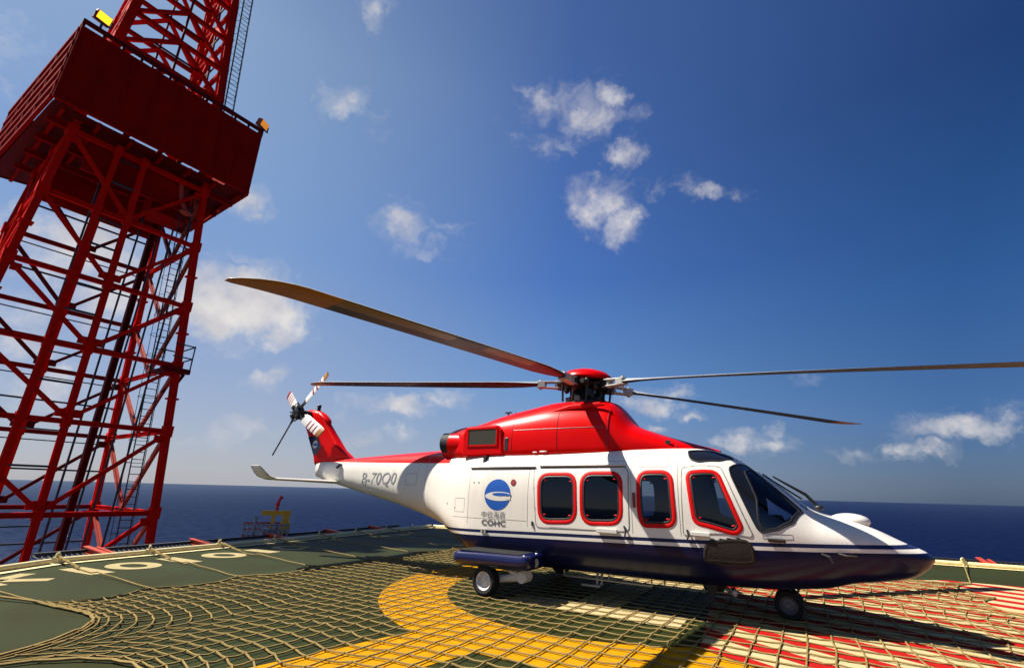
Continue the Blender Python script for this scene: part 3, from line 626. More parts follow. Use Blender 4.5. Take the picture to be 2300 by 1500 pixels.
# walkway with railing on the right leg
mb = MB(); mb.box((8.85, .9, 6.75), (1.0, 1.9, .14)); mb.beam((8.95, .5, 5.8), (9.3, .5, 6.65), .12); mb.beam((8.95, 1.5, 5.8), (9.3, 1.5, 6.65), .12); mb.beam((8.2, .1, 6.7), (9.38, .1, 6.7), .2); mb.build('walkway', 'rig_red_dark', der)
mb = MB()
for (x, y) in ((9.33, 0), (9.33, 1.8), (8.7, 1.8)): mb.tube([(x, y, 6.75), (x, y, 8.0)], .03, 6)
for h in (7.35, 7.95): mb.tube([(8.5, 0, h), (9.33, 0, h), (9.33, 1.8, h), (8.5, 1.8, h)], .035, 6)
mb.build('walkway_railing', 'black_steel', der)
# walled work platform
PX0, PX1, PY0, PY1, PZ0, PZ1 = 1.73, 10.0, -.15, 7.9, 17.0, 21.0
def wall(name, x0, x1, y0, y1, z0, z1, ribs, axis):
    mb = MB(); mb.box(((x0 + x1) / 2, (y0 + y1) / 2, (z0 + z1) / 2), (x1 - x0, y1 - y0, z1 - z0))
    if axis == 'x':
        for k in range(ribs + 1): x = x0 + (x1 - x0) * k / ribs; mb.box((min(max(x, x0 + .06), x1 - .06), y0 - .02, (z0 + z1) / 2), (.1, .045, z1 - z0 - .1))
        mb.box(((x0 + x1) / 2, y0 - .03, z0 + .08), (x1 - x0, .07, .16)); mb.box(((x0 + x1) / 2, y0 - .03, z1 - .06), (x1 - x0, .07, .12))
    else:
        for k in range(ribs + 1): z = z0 + (z1 - z0) * k / ribs; mb.box((x0 - .03 if x0 < 4 else x1 + .03, (y0 + y1) / 2, min(max(z, z0 + .06), z1 - .06)), (.07, y1 - y0, .13))
        for k in range(5): mb.box((x0 - .025 if x0 < 4 else x1 + .025, y0 + .06 + (y1 - y0 - .12) * k / 4, (z0 + z1) / 2), (.055, .12, z1 - z0 - .3))
    return mb.build(name, 'rig_red', der)
wall('platform_wall', PX0, PX1, PY0, PY0 + .08, PZ0, PZ1, 8, 'x')
PBL = (1.25, 10.0); PBR = (10.0, 7.35)
def side_wall(p, q, ribs, sg):
    mb = MB(); p = Vector((*p, 0)); q = Vector((*q, 0)); d = (q - p).normalized(); n = Vector((d.y, -d.x, 0)) * sg; L_ = (q - p).length; rot = Matrix((d, Vector((-d.y, d.x, 0)), Vector((0, 0, 1)))).transposed(); zc = (PZ0 + PZ1) / 2
    mb.box((p + q) / 2 + Vector((0, 0, zc)), (L_, .08, PZ1 - PZ0 - .03), rot)
    for k in range(ribs + 1): z = PZ0 + .1 + (PZ1 - PZ0 - .2) * k / ribs; mb.box((p + q) / 2 + n * .07 + Vector((0, 0, z)), (L_ - .1, .08, .16), rot)
    for k in range(5): mb.box(p + d * (.1 + (L_ - .2) * k / 4) + n * .06 + Vector((0, 0, zc)), (.12, .05, PZ1 - PZ0 - .3), rot)
    return mb.build('platform_wall', 'rig_red', der)
side_wall((PX0 + .04, PY0 + .1), PBL, 5, -1); side_wall((PX1 - .04, PY0 + .1), PBR, 5, 1); 
mb = MB(); mb.beam((PBL[0] + .1, PBL[1], 19), (PBR[0] - .1, PBR[1], 19), PZ1 - PZ0 - .06, .08, (0, 0, 1)); mb.v = []; mb.f = []; mb.mi = []
dq = Vector((PBR[0] - PBL[0], PBR[1] - PBL[1], 0)); Lq = dq.length; dq.normalize(); mb.box(((PBL[0] + PBR[0]) / 2, (PBL[1] + PBR[1]) / 2, 19), (Lq - .2, .08, 3.94), Matrix((dq, Vector((-dq.y, dq.x, 0)), Vector((0, 0, 1)))).transposed()); mb.build('platform_wall', 'rig_red_dark', der)
mb = MB()          # floor in plates with slots along the front wall
yf = PY0 + .55
mb.prism([(PX0 + .1, yf), (PX1 - .1, yf), (PX1 - .1, 7.25), (PBL[0] + .12, 9.85)], PZ0 + .07, PZ0 + .17)
for x0, x1 in ((1.85, 2.5), (4.3, 4.55), (5.7, 5.9), (6.6, 6.75), (7.6, 7.9), (8.9, 9.9)): mb.box(((x0 + x1) / 2, (PY0 + .1 + yf) / 2, PZ0 + .12), (x1 - x0, yf - PY0 - .12, .1))
mb.build('platform_floor', 'rig_red_dark', der)
mb = MB()
for k in range(7): x = 2.2 + k * 1.25; yb = 9.75 - (x - 1.25) * .29; mb.hbeam((x, PY0 + .3, PZ0 - .06), (x, yb, PZ0 - .06), .14, .22, .03)
for y in (1.1, 3.0, 4.9, 6.9): mb.hbeam((PX0 + .2, y, PZ0 - .32), (PX1 - .2, y, PZ0 - .32), .16, .28, .03)
mb.build('floor_beam', 'rig_red', der)
mb = MB()          # hanging shroud and gear under the floor
mb.box((5.6, 1.3, 15.9), (4.2, .12, 1.6)); mb.box((5.6, 5.4, 15.7), (5.2, .12, 1.9)); mb.beam((3.0, 1.4, 16.6), (4.8, 1.4, 14.6), .2); mb.beam((8.2, 1.4, 16.6), (6.5, 1.4, 14.6), .2)
mb.box((7.3, 2.6, 15.6), (1.6, 1.4, 1.5)); mb.build('shroud', 'rig_red', der)
mb = MB(); mb.tube([(7.3, 1.2, 16.5), (7.45, 1.1, 15.6), (7.7, 1.1, 15.2)], .12, 8); mb.tube([(8.0, 1.2, 16.4), (8.1, 1.1, 15.5)], .07, 8); mb.ellipsoid((7.75, 1.0, 15.0), (.3, .2, .15)); mb.build('hose', 'rig_orange', der, True)
mb = MB()          # top rail
for (p, q) in (((PX0, PY0 + .05, PZ1 + .35), (PX1, PY0 + .05, PZ1 + .35)), ((PX0 + .04, PY0, PZ1 + .35), (PX0 + .04, PY1, PZ1 + .35)), ((PX1 - .04, PY0, PZ1 + .35), (PX1 - .04, PY1, PZ1 + .35))): mb.beam(p, q, .12, .2)
for k in range(12): x = PX0 + .05 + (PX1 - PX0 - .1) * k / 11; mb.box((x, PY0 + .05, PZ1 + .14), (.1, .08, .3))
mb.build('top_rail', 'rig_red_dark', der)
# floodlights on the platform corners
def floodlight(loc, yaw, lens, label):
    p = der.matrix_basis @ Vector(loc) if False else Matrix.Translation(der.location) @ Matrix.Rotation(der.rotation_euler.z, 4, 'Z') @ Vector(loc)
    f = empty('floodlight', p, der.rotation_euler.z + yaw); tag(f, label, 'floodlight', 'floodlights on the derrick platform')
    mb = MB(); mb.tube([(0, 0, -.35), (0, 0, .1)], .05, 8); mb.beam((-.34, 0, .1), (.34, 0, .1), .06); mb.beam((-.34, 0, .1), (-.34, 0, .45), .05); mb.beam((.34, 0, .1), (.34, 0, .45), .05); mb.build('bracket', 'black_steel', f)
    rot = Matrix.Rotation(R(22), 3, 'X')
    mb = MB(); mb.box((0, .14, .42), (.62, .32, .46), rot); mb.build('housing', 'rig_orange', f, bevel=.04)
    mb = MB(); mb.box((0, -.035, .37), (.52, .03, .36), rot); mb.build('lens', lens, f, bevel=.01)
floodlight((2.3, -.05, 21.75), R(12), 'flood_lens', 'yellow glowing floodlight at the top left corner of the derrick platform')
floodlight((10.0, -.1, 21.45), R(25), 'flood_orange', 'small orange floodlight at the right end of the derrick platform')
# ---------------------------------------------------------------- helicopter
PSI = -0.5389
heli = empty('helicopter', (1.523, 9.304, 0.0), PSI)
tag(heli, 'red and white helicopter with a navy belly parked on the rope net', 'helicopter')
def pchip(xs,ys,x):
    xs=np.array(xs,float);ys=np.array(ys,float);h=np.diff(xs);d=np.diff(ys)/h
    m=np.zeros(len(xs));m[0]=d[0];m[-1]=d[-1]
    for i in range(1,len(xs)-1):
        if d[i-1]*d[i]>0:
            w1=2*h[i]+h[i-1];w2=h[i]+2*h[i-1];m[i]=(w1+w2)/(w1/d[i-1]+w2/d[i])
    x=np.asarray(x,float);i=np.clip(np.searchsorted(xs,x)-1,0,len(xs)-2)
    t=(x-xs[i])/h[i]
    return (1+2*t)*(1-t)**2*ys[i]+t*(1-t)**2*h[i]*m[i]+t*t*(3-2*t)*ys[i+1]+t*t*(t-1)*h[i]*m[i+1]
# x, zb, zt, zc, w, nt, nb
BODY=[(-7.75,1.92,2.30,2.12,.10,2.2,2.2),(-7.3,1.81,2.33,2.07,.20,2.3,2.3),(-6.7,1.70,2.36,2.02,.27,2.4,2.4),(-5.8,1.53,2.40,1.95,.34,2.5,2.4),
(-4.3,1.25,2.47,1.85,.50,2.6,2.5),(-3.4,1.03,2.50,1.74,.65,2.7,2.6),(-3.0,.92,2.49,1.56,.77,2.9,2.8),(-2.65,.76,2.46,1.40,.90,3.1,3.0),(-2.3,.58,2.44,1.28,1.02,3.3,3.2),
(-1.95,.45,2.44,1.2,1.10,3.4,3.5),(-1.5,.40,2.44,1.2,1.13,3.5,3.6),(1.5,.40,2.44,1.2,1.13,3.5,3.6),(2.1,.41,2.41,1.19,1.12,3.2,3.6),(2.5,.42,2.31,1.16,1.09,2.8,3.5),
(2.85,.43,2.08,1.12,1.04,2.5,3.4),(3.2,.46,1.81,1.08,.95,2.3,3.2),(3.56,.50,1.50,1.05,.83,2.2,3.0),(3.9,.585,1.40,1.02,.69,2.2,2.8),(4.2,.625,1.305,1.0,.55,2.2,2.6),
(4.55,.70,1.13,.97,.35,2.2,2.4),(4.75,.83,1.035,.95,.18,2.2,2.2),(4.83,.92,.97,.95,.03,2,2)]
COWL=[(-3.22,2.30,2.72,2.45,.42,2.6,2.2),(-3.1,2.24,2.86,2.45,.58,2.8,2.4),(-2.7,2.18,2.97,2.45,.72,3.0,2.6),(-2.3,2.16,3.0,2.45,.80,3.0,3),(-1.7,2.16,3.16,2.45,.84,2.7,3),(-1.1,2.16,3.28,2.45,.85,2.5,3),
(-.4,2.18,3.38,2.45,.84,2.4,3),(.3,2.2,3.37,2.45,.80,2.4,3),(.62,2.2,3.29,2.45,.77,2.5,3),(.72,2.2,3.20,2.45,.75,2.5,3),(1.0,2.2,2.86,2.44,.70,2.4,3),(1.3,2.2,2.73,2.42,.63,2.3,3),(1.9,2.2,2.53,2.38,.46,2.2,3),(2.35,2.25,2.40,2.32,.2,2.2,2)]
def section(P,ns=168):
    zb,zt,zc,w,nt,nb=P
    a=np.linspace(-np.pi/2,1.5*np.pi,721)
    c=np.cos(a);s=np.sin(a)
    n=np.where(s>0,nt,nb);h=np.where(s>0,zt-zc,zc-zb)
    y=-np.sign(c)*w*np.abs(c)**(2/n);z=zc+np.sign(s)*h*np.abs(s)**(2/n)
    L=np.concatenate([[0],np.cumsum(np.hypot(np.diff(y),np.diff(z)))])
    t=np.linspace(0,L[-1],ns+1)[:-1]
    return np.interp(t,L,y),np.interp(t,L,z)
def grid(xs,ST,ns=168):
    cols=list(zip(*ST));P=[pchip(cols[0],cols[k],xs) for k in range(1,7)]
    V=np.zeros((len(xs),ns,3))
    for i,x in enumerate(xs):
        y,z=section([p[i] for p in P],ns);V[i,:,0]=x;V[i,:,1]=y;V[i,:,2]=z
    return V

POLY = {'win1': [(-0.492,0.2998),(-0.488,0.3101),(-0.468,0.3182),(-0.432,0.324),(-0.38,0.3275),(-0.312,0.3287),(-0.209,0.3289),(-0.105,0.329),(-0.002,0.3292),(0.067,0.3281),(0.12,0.3247),(0.159,0.319),(0.183,0.311),(0.192,0.3006),(0.194,0.2857),(0.195,0.2708),(0.197,0.2559),(0.191,0.2455),(0.169,0.2373),(0.132,0.2312),(0.079,0.2274),(0.011,0.2258),(-0.084,0.2252),(-0.179,0.2245),(-0.274,0.2239),(-0.343,0.2246),(-0.397,0.2277),(-0.437,0.2332),(-0.463,0.241),(-0.474,0.2513),(-0.48,0.2675),(-0.486,0.2836)],
 'win2': [(0.298,0.3027),(0.305,0.3131),(0.326,0.3212),(0.364,0.327),(0.417,0.3305),(0.485,0.3317),(0.586,0.3318),(0.686,0.3319),(0.787,0.332),(0.855,0.3309),(0.908,0.3275),(0.945,0.3218),(0.967,0.3138),(0.973,0.3034),(0.971,0.2881),(0.968,0.2728),(0.966,0.2575),(0.957,0.2471),(0.933,0.2389),(0.894,0.233),(0.841,0.2293),(0.772,0.2278),(0.68,0.2273),(0.588,0.2269),(0.496,0.2264),(0.427,0.2272),(0.374,0.2304),(0.335,0.236),(0.312,0.244),(0.303,0.2543),(0.301,0.2704),(0.3,0.2866)],
 'win3': [(1.248,0.3111),(1.255,0.3193),(1.273,0.3257),(1.304,0.3303),(1.346,0.3331),(1.4,0.3342),(1.5,0.3345),(1.599,0.3347),(1.653,0.3339),(1.696,0.3313),(1.727,0.3269),(1.746,0.3205),(1.754,0.3124),(1.757,0.2976),(1.76,0.2828),(1.762,0.2679),(1.765,0.2531),(1.761,0.2449),(1.744,0.2385),(1.715,0.2338),(1.674,0.2308),(1.62,0.2297),(1.534,0.2292),(1.449,0.2288),(1.363,0.2284),(1.335,0.2287),(1.311,0.23),(1.291,0.2321),(1.277,0.2353),(1.267,0.2393),(1.262,0.2419),(1.255,0.2464),(1.25,0.251),(1.246,0.2556),(1.244,0.2602),(1.244,0.2649),(1.245,0.2803),(1.247,0.2957)],
 'win4': [(1.989,0.3234),(1.99,0.3284),(1.998,0.3326),(2.014,0.3359),(2.037,0.3384),(2.069,0.34),(2.185,0.3441),(2.301,0.3481),(2.334,0.3487),(2.363,0.348),(2.387,0.346),(2.407,0.3429),(2.422,0.3384),(2.452,0.3269),(2.482,0.3153),(2.512,0.3037),(2.542,0.2922),(2.572,0.2806),(2.602,0.2691),(2.632,0.2575),(2.639,0.2541),(2.64,0.2508),(2.636,0.2477),(2.626,0.2447),(2.611,0.2419),(2.602,0.2404),(2.583,0.238),(2.564,0.2362),(2.543,0.235),(2.52,0.2344),(2.496,0.2344),(2.404,0.2356),(2.313,0.2369),(2.222,0.2381),(2.131,0.2393),(2.098,0.2403),(2.072,0.2422),(2.052,0.2452),(2.039,0.2491),(2.033,0.2541),(2.024,0.2679),(2.015,0.2818),(2.007,0.2957),(1.998,0.3096)],
 'win5': [(2.554,0.3667),(2.552,0.3696),(2.552,0.3725),(2.554,0.3754),(2.559,0.3782),(2.566,0.381),(2.607,0.3948),(2.648,0.4086),(2.689,0.4224),(2.73,0.4362),(2.739,0.4385),(2.75,0.4399),(2.762,0.4404),(2.776,0.4401),(2.792,0.4388),(2.865,0.431),(2.939,0.4233),(3.012,0.4155),(3.085,0.4078),(3.158,0.4001),(3.231,0.3923),(3.305,0.3846),(3.378,0.3768),(3.392,0.375),(3.402,0.3729),(3.407,0.3706),(3.408,0.368),(3.404,0.3653),(3.377,0.352),(3.349,0.3387),(3.321,0.3254),(3.294,0.3121),(3.287,0.3093),(3.279,0.3066),(3.269,0.304),(3.258,0.3016),(3.246,0.2992),(3.184,0.2887),(3.122,0.2782),(3.109,0.276),(3.094,0.2739),(3.079,0.272),(3.063,0.2703),(3.046,0.2687),(2.919,0.2575),(2.91,0.2568),(2.9,0.2564),(2.89,0.2564),(2.88,0.2568),(2.871,0.2575),(2.865,0.258),(2.856,0.2589),(2.848,0.26),(2.841,0.2613),(2.835,0.2626),(2.83,0.2641),(2.796,0.2757),(2.762,0.2873),(2.728,0.2989),(2.694,0.3105),(2.66,0.3221),(2.626,0.3337),(2.592,0.3453),(2.585,0.3481),(2.578,0.3509),(2.572,0.3538),(2.567,0.3567),(2.563,0.3596)],
 'win5in': [(2.749,0.3891),(2.745,0.3914),(2.743,0.3937),(2.744,0.396),(2.746,0.3983),(2.751,0.4006),(2.804,0.4232),(2.811,0.4251),(2.818,0.4263),(2.827,0.4267),(2.838,0.4264),(2.85,0.4253),(2.922,0.4173),(2.993,0.4094),(3.065,0.4014),(3.136,0.3934),(3.208,0.3854),(3.279,0.3775),(3.351,0.3695),(3.362,0.368),(3.369,0.3663),(3.373,0.3644),(3.373,0.3624),(3.37,0.3602),(3.344,0.3483),(3.317,0.3365),(3.29,0.3247),(3.264,0.3128),(3.258,0.3106),(3.252,0.3084),(3.244,0.3063),(3.235,0.3044),(3.225,0.3025),(3.163,0.2913),(3.102,0.2801),(3.091,0.2783),(3.08,0.2767),(3.068,0.2751),(3.055,0.2737),(3.042,0.2724),(2.954,0.2645),(2.941,0.2636),(2.929,0.2634),(2.918,0.2638),(2.909,0.2649),(2.9,0.2667),(2.888,0.2702),(2.881,0.2724),(2.875,0.2746),(2.871,0.2768),(2.869,0.2792),(2.869,0.2816),(2.871,0.2948),(2.873,0.3079),(2.875,0.3211),(2.875,0.3236),(2.874,0.3259),(2.872,0.3283),(2.868,0.3307),(2.864,0.333),(2.835,0.347),(2.806,0.3611),(2.778,0.3751)],
 'eyebrow': [(1.978,0.3963),(1.975,0.3991),(1.977,0.4016),(1.984,0.4037),(1.995,0.4056),(2.011,0.4071),(2.091,0.4131),(2.171,0.419),(2.251,0.425),(2.269,0.4263),(2.288,0.4273),(2.307,0.428),(2.326,0.4286),(2.346,0.4288),(2.434,0.4296),(2.521,0.4304),(2.534,0.4303),(2.545,0.4299),(2.554,0.4291),(2.563,0.4279),(2.57,0.4263),(2.573,0.4254),(2.578,0.4236),(2.58,0.4219),(2.579,0.4203),(2.576,0.4186),(2.569,0.417),(2.509,0.4048),(2.449,0.3926),(2.436,0.3902),(2.423,0.3881),(2.408,0.3863),(2.392,0.3846),(2.374,0.3831),(2.277,0.3757),(2.18,0.3684),(2.162,0.3673),(2.143,0.3666),(2.125,0.3663),(2.106,0.3665),(2.087,0.3671),(2.067,0.3679),(2.049,0.369),(2.034,0.3704),(2.023,0.3723),(2.014,0.3746),(2.007,0.3774)],
 'door': [(-0.613,0.3405),(-0.613,0.3437),(-0.607,0.3463),(-0.596,0.3481),(-0.58,0.3492),(-0.559,0.3496),(-0.476,0.3497),(-0.393,0.3498),(-0.31,0.3499),(-0.227,0.35),(-0.145,0.3501),(-0.062,0.3502),(0.021,0.3503),(0.104,0.3504),(0.187,0.3505),(0.27,0.3507),(0.353,0.3508),(0.436,0.3509),(0.519,0.351),(0.601,0.3511),(0.684,0.3512),(0.767,0.3513),(0.85,0.3514),(0.933,0.3515),(0.956,0.3513),(0.978,0.3505),(0.997,0.3491),(1.015,0.3472),(1.032,0.3447),(1.054,0.3406),(1.068,0.3378),(1.079,0.3347),(1.086,0.3315),(1.091,0.3282),(1.092,0.3246),(1.09,0.3121),(1.088,0.2996),(1.086,0.287),(1.084,0.2745),(1.082,0.262),(1.081,0.2494),(1.079,0.2369),(1.077,0.2244),(1.075,0.222),(1.07,0.2201),(1.061,0.2185),(1.05,0.2173),(1.035,0.2166),(1.026,0.2162),(1.01,0.2157),(0.993,0.2153),(0.976,0.215),(0.96,0.2148),(0.943,0.2147),(0.86,0.2146),(0.777,0.2145),(0.694,0.2143),(0.611,0.2142),(0.528,0.214),(0.445,0.2139),(0.362,0.2138),(0.279,0.2136),(0.197,0.2135),(0.114,0.2134),(0.031,0.2132),(-0.052,0.2131),(-0.135,0.2129),(-0.218,0.2128),(-0.301,0.2127),(-0.384,0.2125),(-0.467,0.2124),(-0.489,0.2127),(-0.506,0.2138),(-0.52,0.2156),(-0.528,0.2181),(-0.533,0.2213),(-0.542,0.2346),(-0.551,0.2478),(-0.56,0.261),(-0.569,0.2743),(-0.577,0.2875),(-0.586,0.3008),(-0.595,0.314),(-0.604,0.3272)],
 'cockdoor': [(1.902,0.3394),(1.905,0.3422),(1.911,0.3446),(1.921,0.3465),(1.935,0.3479),(1.952,0.3489),(2.039,0.3522),(2.126,0.3556),(2.213,0.3589),(2.3,0.3623),(2.387,0.3656),(2.405,0.366),(2.421,0.3657),(2.434,0.3647),(2.445,0.3629),(2.454,0.3605),(2.485,0.3492),(2.516,0.338),(2.547,0.3267),(2.578,0.3154),(2.609,0.3041),(2.64,0.2929),(2.671,0.2816),(2.702,0.2703),(2.733,0.259),(2.764,0.2478),(2.767,0.2465),(2.768,0.2452),(2.767,0.2439),(2.765,0.2427),(2.761,0.2414),(2.759,0.2408),(2.754,0.2396),(2.748,0.2387),(2.741,0.238),(2.733,0.2374),(2.724,0.2371),(2.644,0.2351),(2.563,0.233),(2.483,0.231),(2.403,0.229),(2.323,0.2269),(2.242,0.2249),(2.162,0.2229),(2.082,0.2208),(2.002,0.2188),(1.921,0.2168),(1.904,0.2166),(1.89,0.2172),(1.881,0.2184),(1.875,0.2204),(1.874,0.2231),(1.877,0.236),(1.88,0.2489),(1.883,0.2619),(1.886,0.2748),(1.89,0.2877),(1.893,0.3006),(1.896,0.3136),(1.899,0.3265)],
 'floatbag': [(2.15,0.1898),(2.154,0.1922),(2.159,0.1945),(2.165,0.1967),(2.172,0.1988),(2.18,0.2009),(2.185,0.202),(2.194,0.2039),(2.205,0.2055),(2.217,0.2069),(2.231,0.2079),(2.246,0.2087),(2.342,0.2127),(2.438,0.2166),(2.457,0.2174),(2.476,0.2182),(2.496,0.2189),(2.515,0.2196),(2.535,0.2204),(2.655,0.2247),(2.671,0.225),(2.685,0.2248),(2.698,0.2241),(2.71,0.2228),(2.72,0.221),(2.726,0.2198),(2.734,0.2177),(2.741,0.2155),(2.746,0.2131),(2.749,0.2107),(2.75,0.2082),(2.751,0.1973),(2.749,0.1944),(2.743,0.192),(2.734,0.19),(2.721,0.1884),(2.704,0.1872),(2.61,0.1824),(2.591,0.1815),(2.572,0.1807),(2.553,0.1801),(2.533,0.1796),(2.513,0.1793),(2.429,0.1782),(2.346,0.1772),(2.262,0.1761),(2.178,0.175),(2.16,0.1751),(2.148,0.1758),(2.14,0.1772),(2.137,0.1792),(2.138,0.1818)]}
XS = np.concatenate([np.arange(-7.75, -2.7, .05), np.arange(-2.7, 1.85, .03), np.arange(1.85, 4.8, .02), [4.8, 4.83]])
NSH = 228
GV = grid(XS, BODY, NSH)
def spt(x, s):
    i = int(np.clip(np.searchsorted(XS, x) - 1, 0, len(XS) - 2)); t = (x - XS[i]) / (XS[i + 1] - XS[i]); j = (s % 1.0) * NSH; j0 = int(j) % NSH; u_ = j - int(j); j1 = (j0 + 1) % NSH
    return Vector((GV[i, j0] * (1 - t) + GV[i + 1, j0] * t) * (1 - u_) + Vector((GV[i, j1] * (1 - t) + GV[i + 1, j1] * t)) * u_)
def snrm(x, s):
    e = .03; ds = .006
    a = spt(min(x + e, 4.82), s) - spt(max(x - e, -7.74), s); b = spt(x, s + ds) - spt(x, s - ds); n = b.cross(a)
    n.normalize(); c = spt(x, s); mid = Vector((c.x, 0, 1.3 if x > -3 else 1.9))
    if n.dot(c - mid) < 0: n = -n
    return n
def s_at(x, z, right=True):
    i = int(np.clip(np.searchsorted(XS, x) - 1, 0, len(XS) - 2)); t = (x - XS[i]) / (XS[i + 1] - XS[i]); h = NSH // 2
    zz = GV[i, :h, 2] * (1 - t) + GV[i + 1, :h, 2] * t; s = float(np.interp(z, zz, np.arange(h))) / NSH
    return s if right else 1 - s
def inpoly(px, py, poly):
    r = np.zeros(px.shape, bool); n = len(poly)
    for i in range(n):
        x0, y0 = poly[i]; x1, y1 = poly[(i + 1) % n]
        if y0 == y1: continue
        c = ((y0 > py) != (y1 > py)) & (px < (x1 - x0) * (py - y0) / (y1 - y0) + x0); r ^= c
    return r
CX = (XS[:-1] + XS[1:]) / 2; CS = (np.arange(NSH) + .5) / NSH; GX, GS = np.meshgrid(CX, CS, indexing='ij')
MK = {}
for k, p in POLY.items():
    MK[k, 'right'] = inpoly(GX, GS, p); MK[k, 'left'] = inpoly(GX, GS, [(a, 1 - b) for a, b in p])
# front windshield panes between the side panes, in (x, y)
CY = (GV[:-1, :, 1] + np.roll(GV[:-1], -1, 1)[..., 1]) / 2; CZ = (GV[:-1, :, 2] + np.roll(GV[:-1], -1, 1)[..., 2]) / 2
top = (GS > .3) & (GS < .7)
w5 = np.array(POLY['win5']); 
def side_edge(x):      # s of the upper edge of the side pane
    up = [p for p in POLY['win5']]; xs_ = [p[0] for p in up]
    best = max((p[1] for p in up if abs(p[0] - x) < .09), default=.44); return best
edge_s = np.array([side_edge(x) for x in CX])
fr = (GX > 2.66) & (GX < 3.47) & (GS > edge_s[:, None] + .030) & (GS < .5) & (np.abs(CY) > .035) & top
MK['front', 'right'] = fr; MK['front', 'left'] = fr[:, ::-1]
NONE = np.zeros_like(fr)
WIN = ['win1', 'win2', 'win3', 'win4', 'win5', 'eyebrow', 'front']
hole = NONE.copy()
for k in WIN:
    for sd_ in ('right', 'left'): hole |= MK[k, sd_]
doorm = {('door', s): MK['door', s] & ~hole for s in ('right', 'left')}; doorm.update({('cockdoor', s): MK['cockdoor', s] & ~hole for s in ('right', 'left')})
alld = NONE.copy()
for m in doorm.values(): alld |= m
NRMG = None
def grid_normals():
    dx = np.gradient(GV, axis=0); ds = (np.roll(GV, -1, 1) - np.roll(GV, 1, 1)); n = np.cross(ds, dx); n /= np.maximum(np.linalg.norm(n, axis=2, keepdims=True), 1e-9)
    c = GV.copy(); c[..., 1] *= 1; mid = GV.mean(axis=1, keepdims=True); sg = np.sign(((GV - mid) * n).sum(2, keepdims=True)); sg[sg == 0] = 1
    return n * sg
NRMG = grid_normals()
def submesh(name, mask, mats, parent, offs=0.0, cap=False, matmask=None):
    V = (GV + NRMG * offs).reshape(-1, 3); idx = np.argwhere(mask); F = []
    for i, j in idx:
        j1 = (j + 1) % NSH; F.append((i * NSH + j, i * NSH + j1, (i + 1) * NSH + j1, (i + 1) * NSH + j))
    if cap: F.append(tuple(range(NSH))); F.append(tuple((len(XS) - 1) * NSH + k for k in range(NSH))[::-1])
    used = sorted(set(k for f in F for k in f)); mp = {k: n for n, k in enumerate(used)}
    mi = None
    if matmask is not None: mi = [1 if matmask[i, j] else 0 for i, j in idx]
    o = link_mesh(name, V[used], [tuple(mp[k] for k in f) for f in F], mats, parent, True, mi)
    # orient outward
    import bmesh
    me = o.data; me.update()
    if len(me.polygons):
        pl = me.polygons[len(me.polygons) // 2]; c = pl.center
        i, j = idx[min(len(me.polygons) // 2, len(idx) - 1)]
        if Vector(NRMG[i, j]).dot(pl.normal) < 0: me.flip_normals()
    return o
fus = submesh('fuselage', ~hole & ~alld, 'livery', heli, 0, True)
fus.data.set_sharp_from_angle(angle=R(50))
def ringsweep(pts, w, h, name, mat, parent, base=-.012, side='right', closed=True):
    P_ = []; N_ = []
    for x, s in pts:
        s = s if side == 'right' else 1 - s; P_.append(spt(x, s)); N_.append(snrm(x, s))
    n = len(P_); V = []; F = []
    prof = [(-w / 2, base), (-w / 2, h * .6), (-w / 2 + h * .6, h), (w / 2 - h * .6, h), (w / 2, h * .6), (w / 2, base)]
    for i in range(n):
        if closed: t = (P_[(i + 1) % n] - P_[i - 1]).normalized()
        else: t = (P_[min(i + 1, n - 1)] - P_[max(i - 1, 0)]).normalized()
        b = N_[i].cross(t).normalized()
        V += [P_[i] + b * a + N_[i] * d for a, d in prof]
    m = len(prof)
    for i in range(n if closed else n - 1):
        for k in range(m - 1): F.append((i * m + k, i * m + k + 1, ((i + 1) % n) * m + k + 1, ((i + 1) % n) * m + k))
    mb = MB(); mb._add(V, F); return mb.build(name, mat, parent, True)
def shrink(poly, d):
    n = len(poly); P_ = [Vector((p[0], p[1] * 6.6)) for p in poly]; A = sum(P_[i].x * P_[(i + 1) % n].y - P_[(i + 1) % n].x * P_[i].y for i in range(n)); o_ = []
    for i in range(n):
        t = (P_[(i + 1) % n] - P_[i - 1]).normalized(); nn_ = Vector((-t.y, t.x)) * (1 if A > 0 else -1); q = P_[i] + nn_ * d; o_.append((q.x, q.y / 6.6))
    return o_
def dilate(m):
    r = m.copy()
    for a in (-1, 1): r[max(a, 0):len(r) + min(a, 0)] |= m[max(-a, 0):len(r) + min(-a, 0)]
    return r | np.roll(m, 1, 1) | np.roll(m, -1, 1)
doors = {}
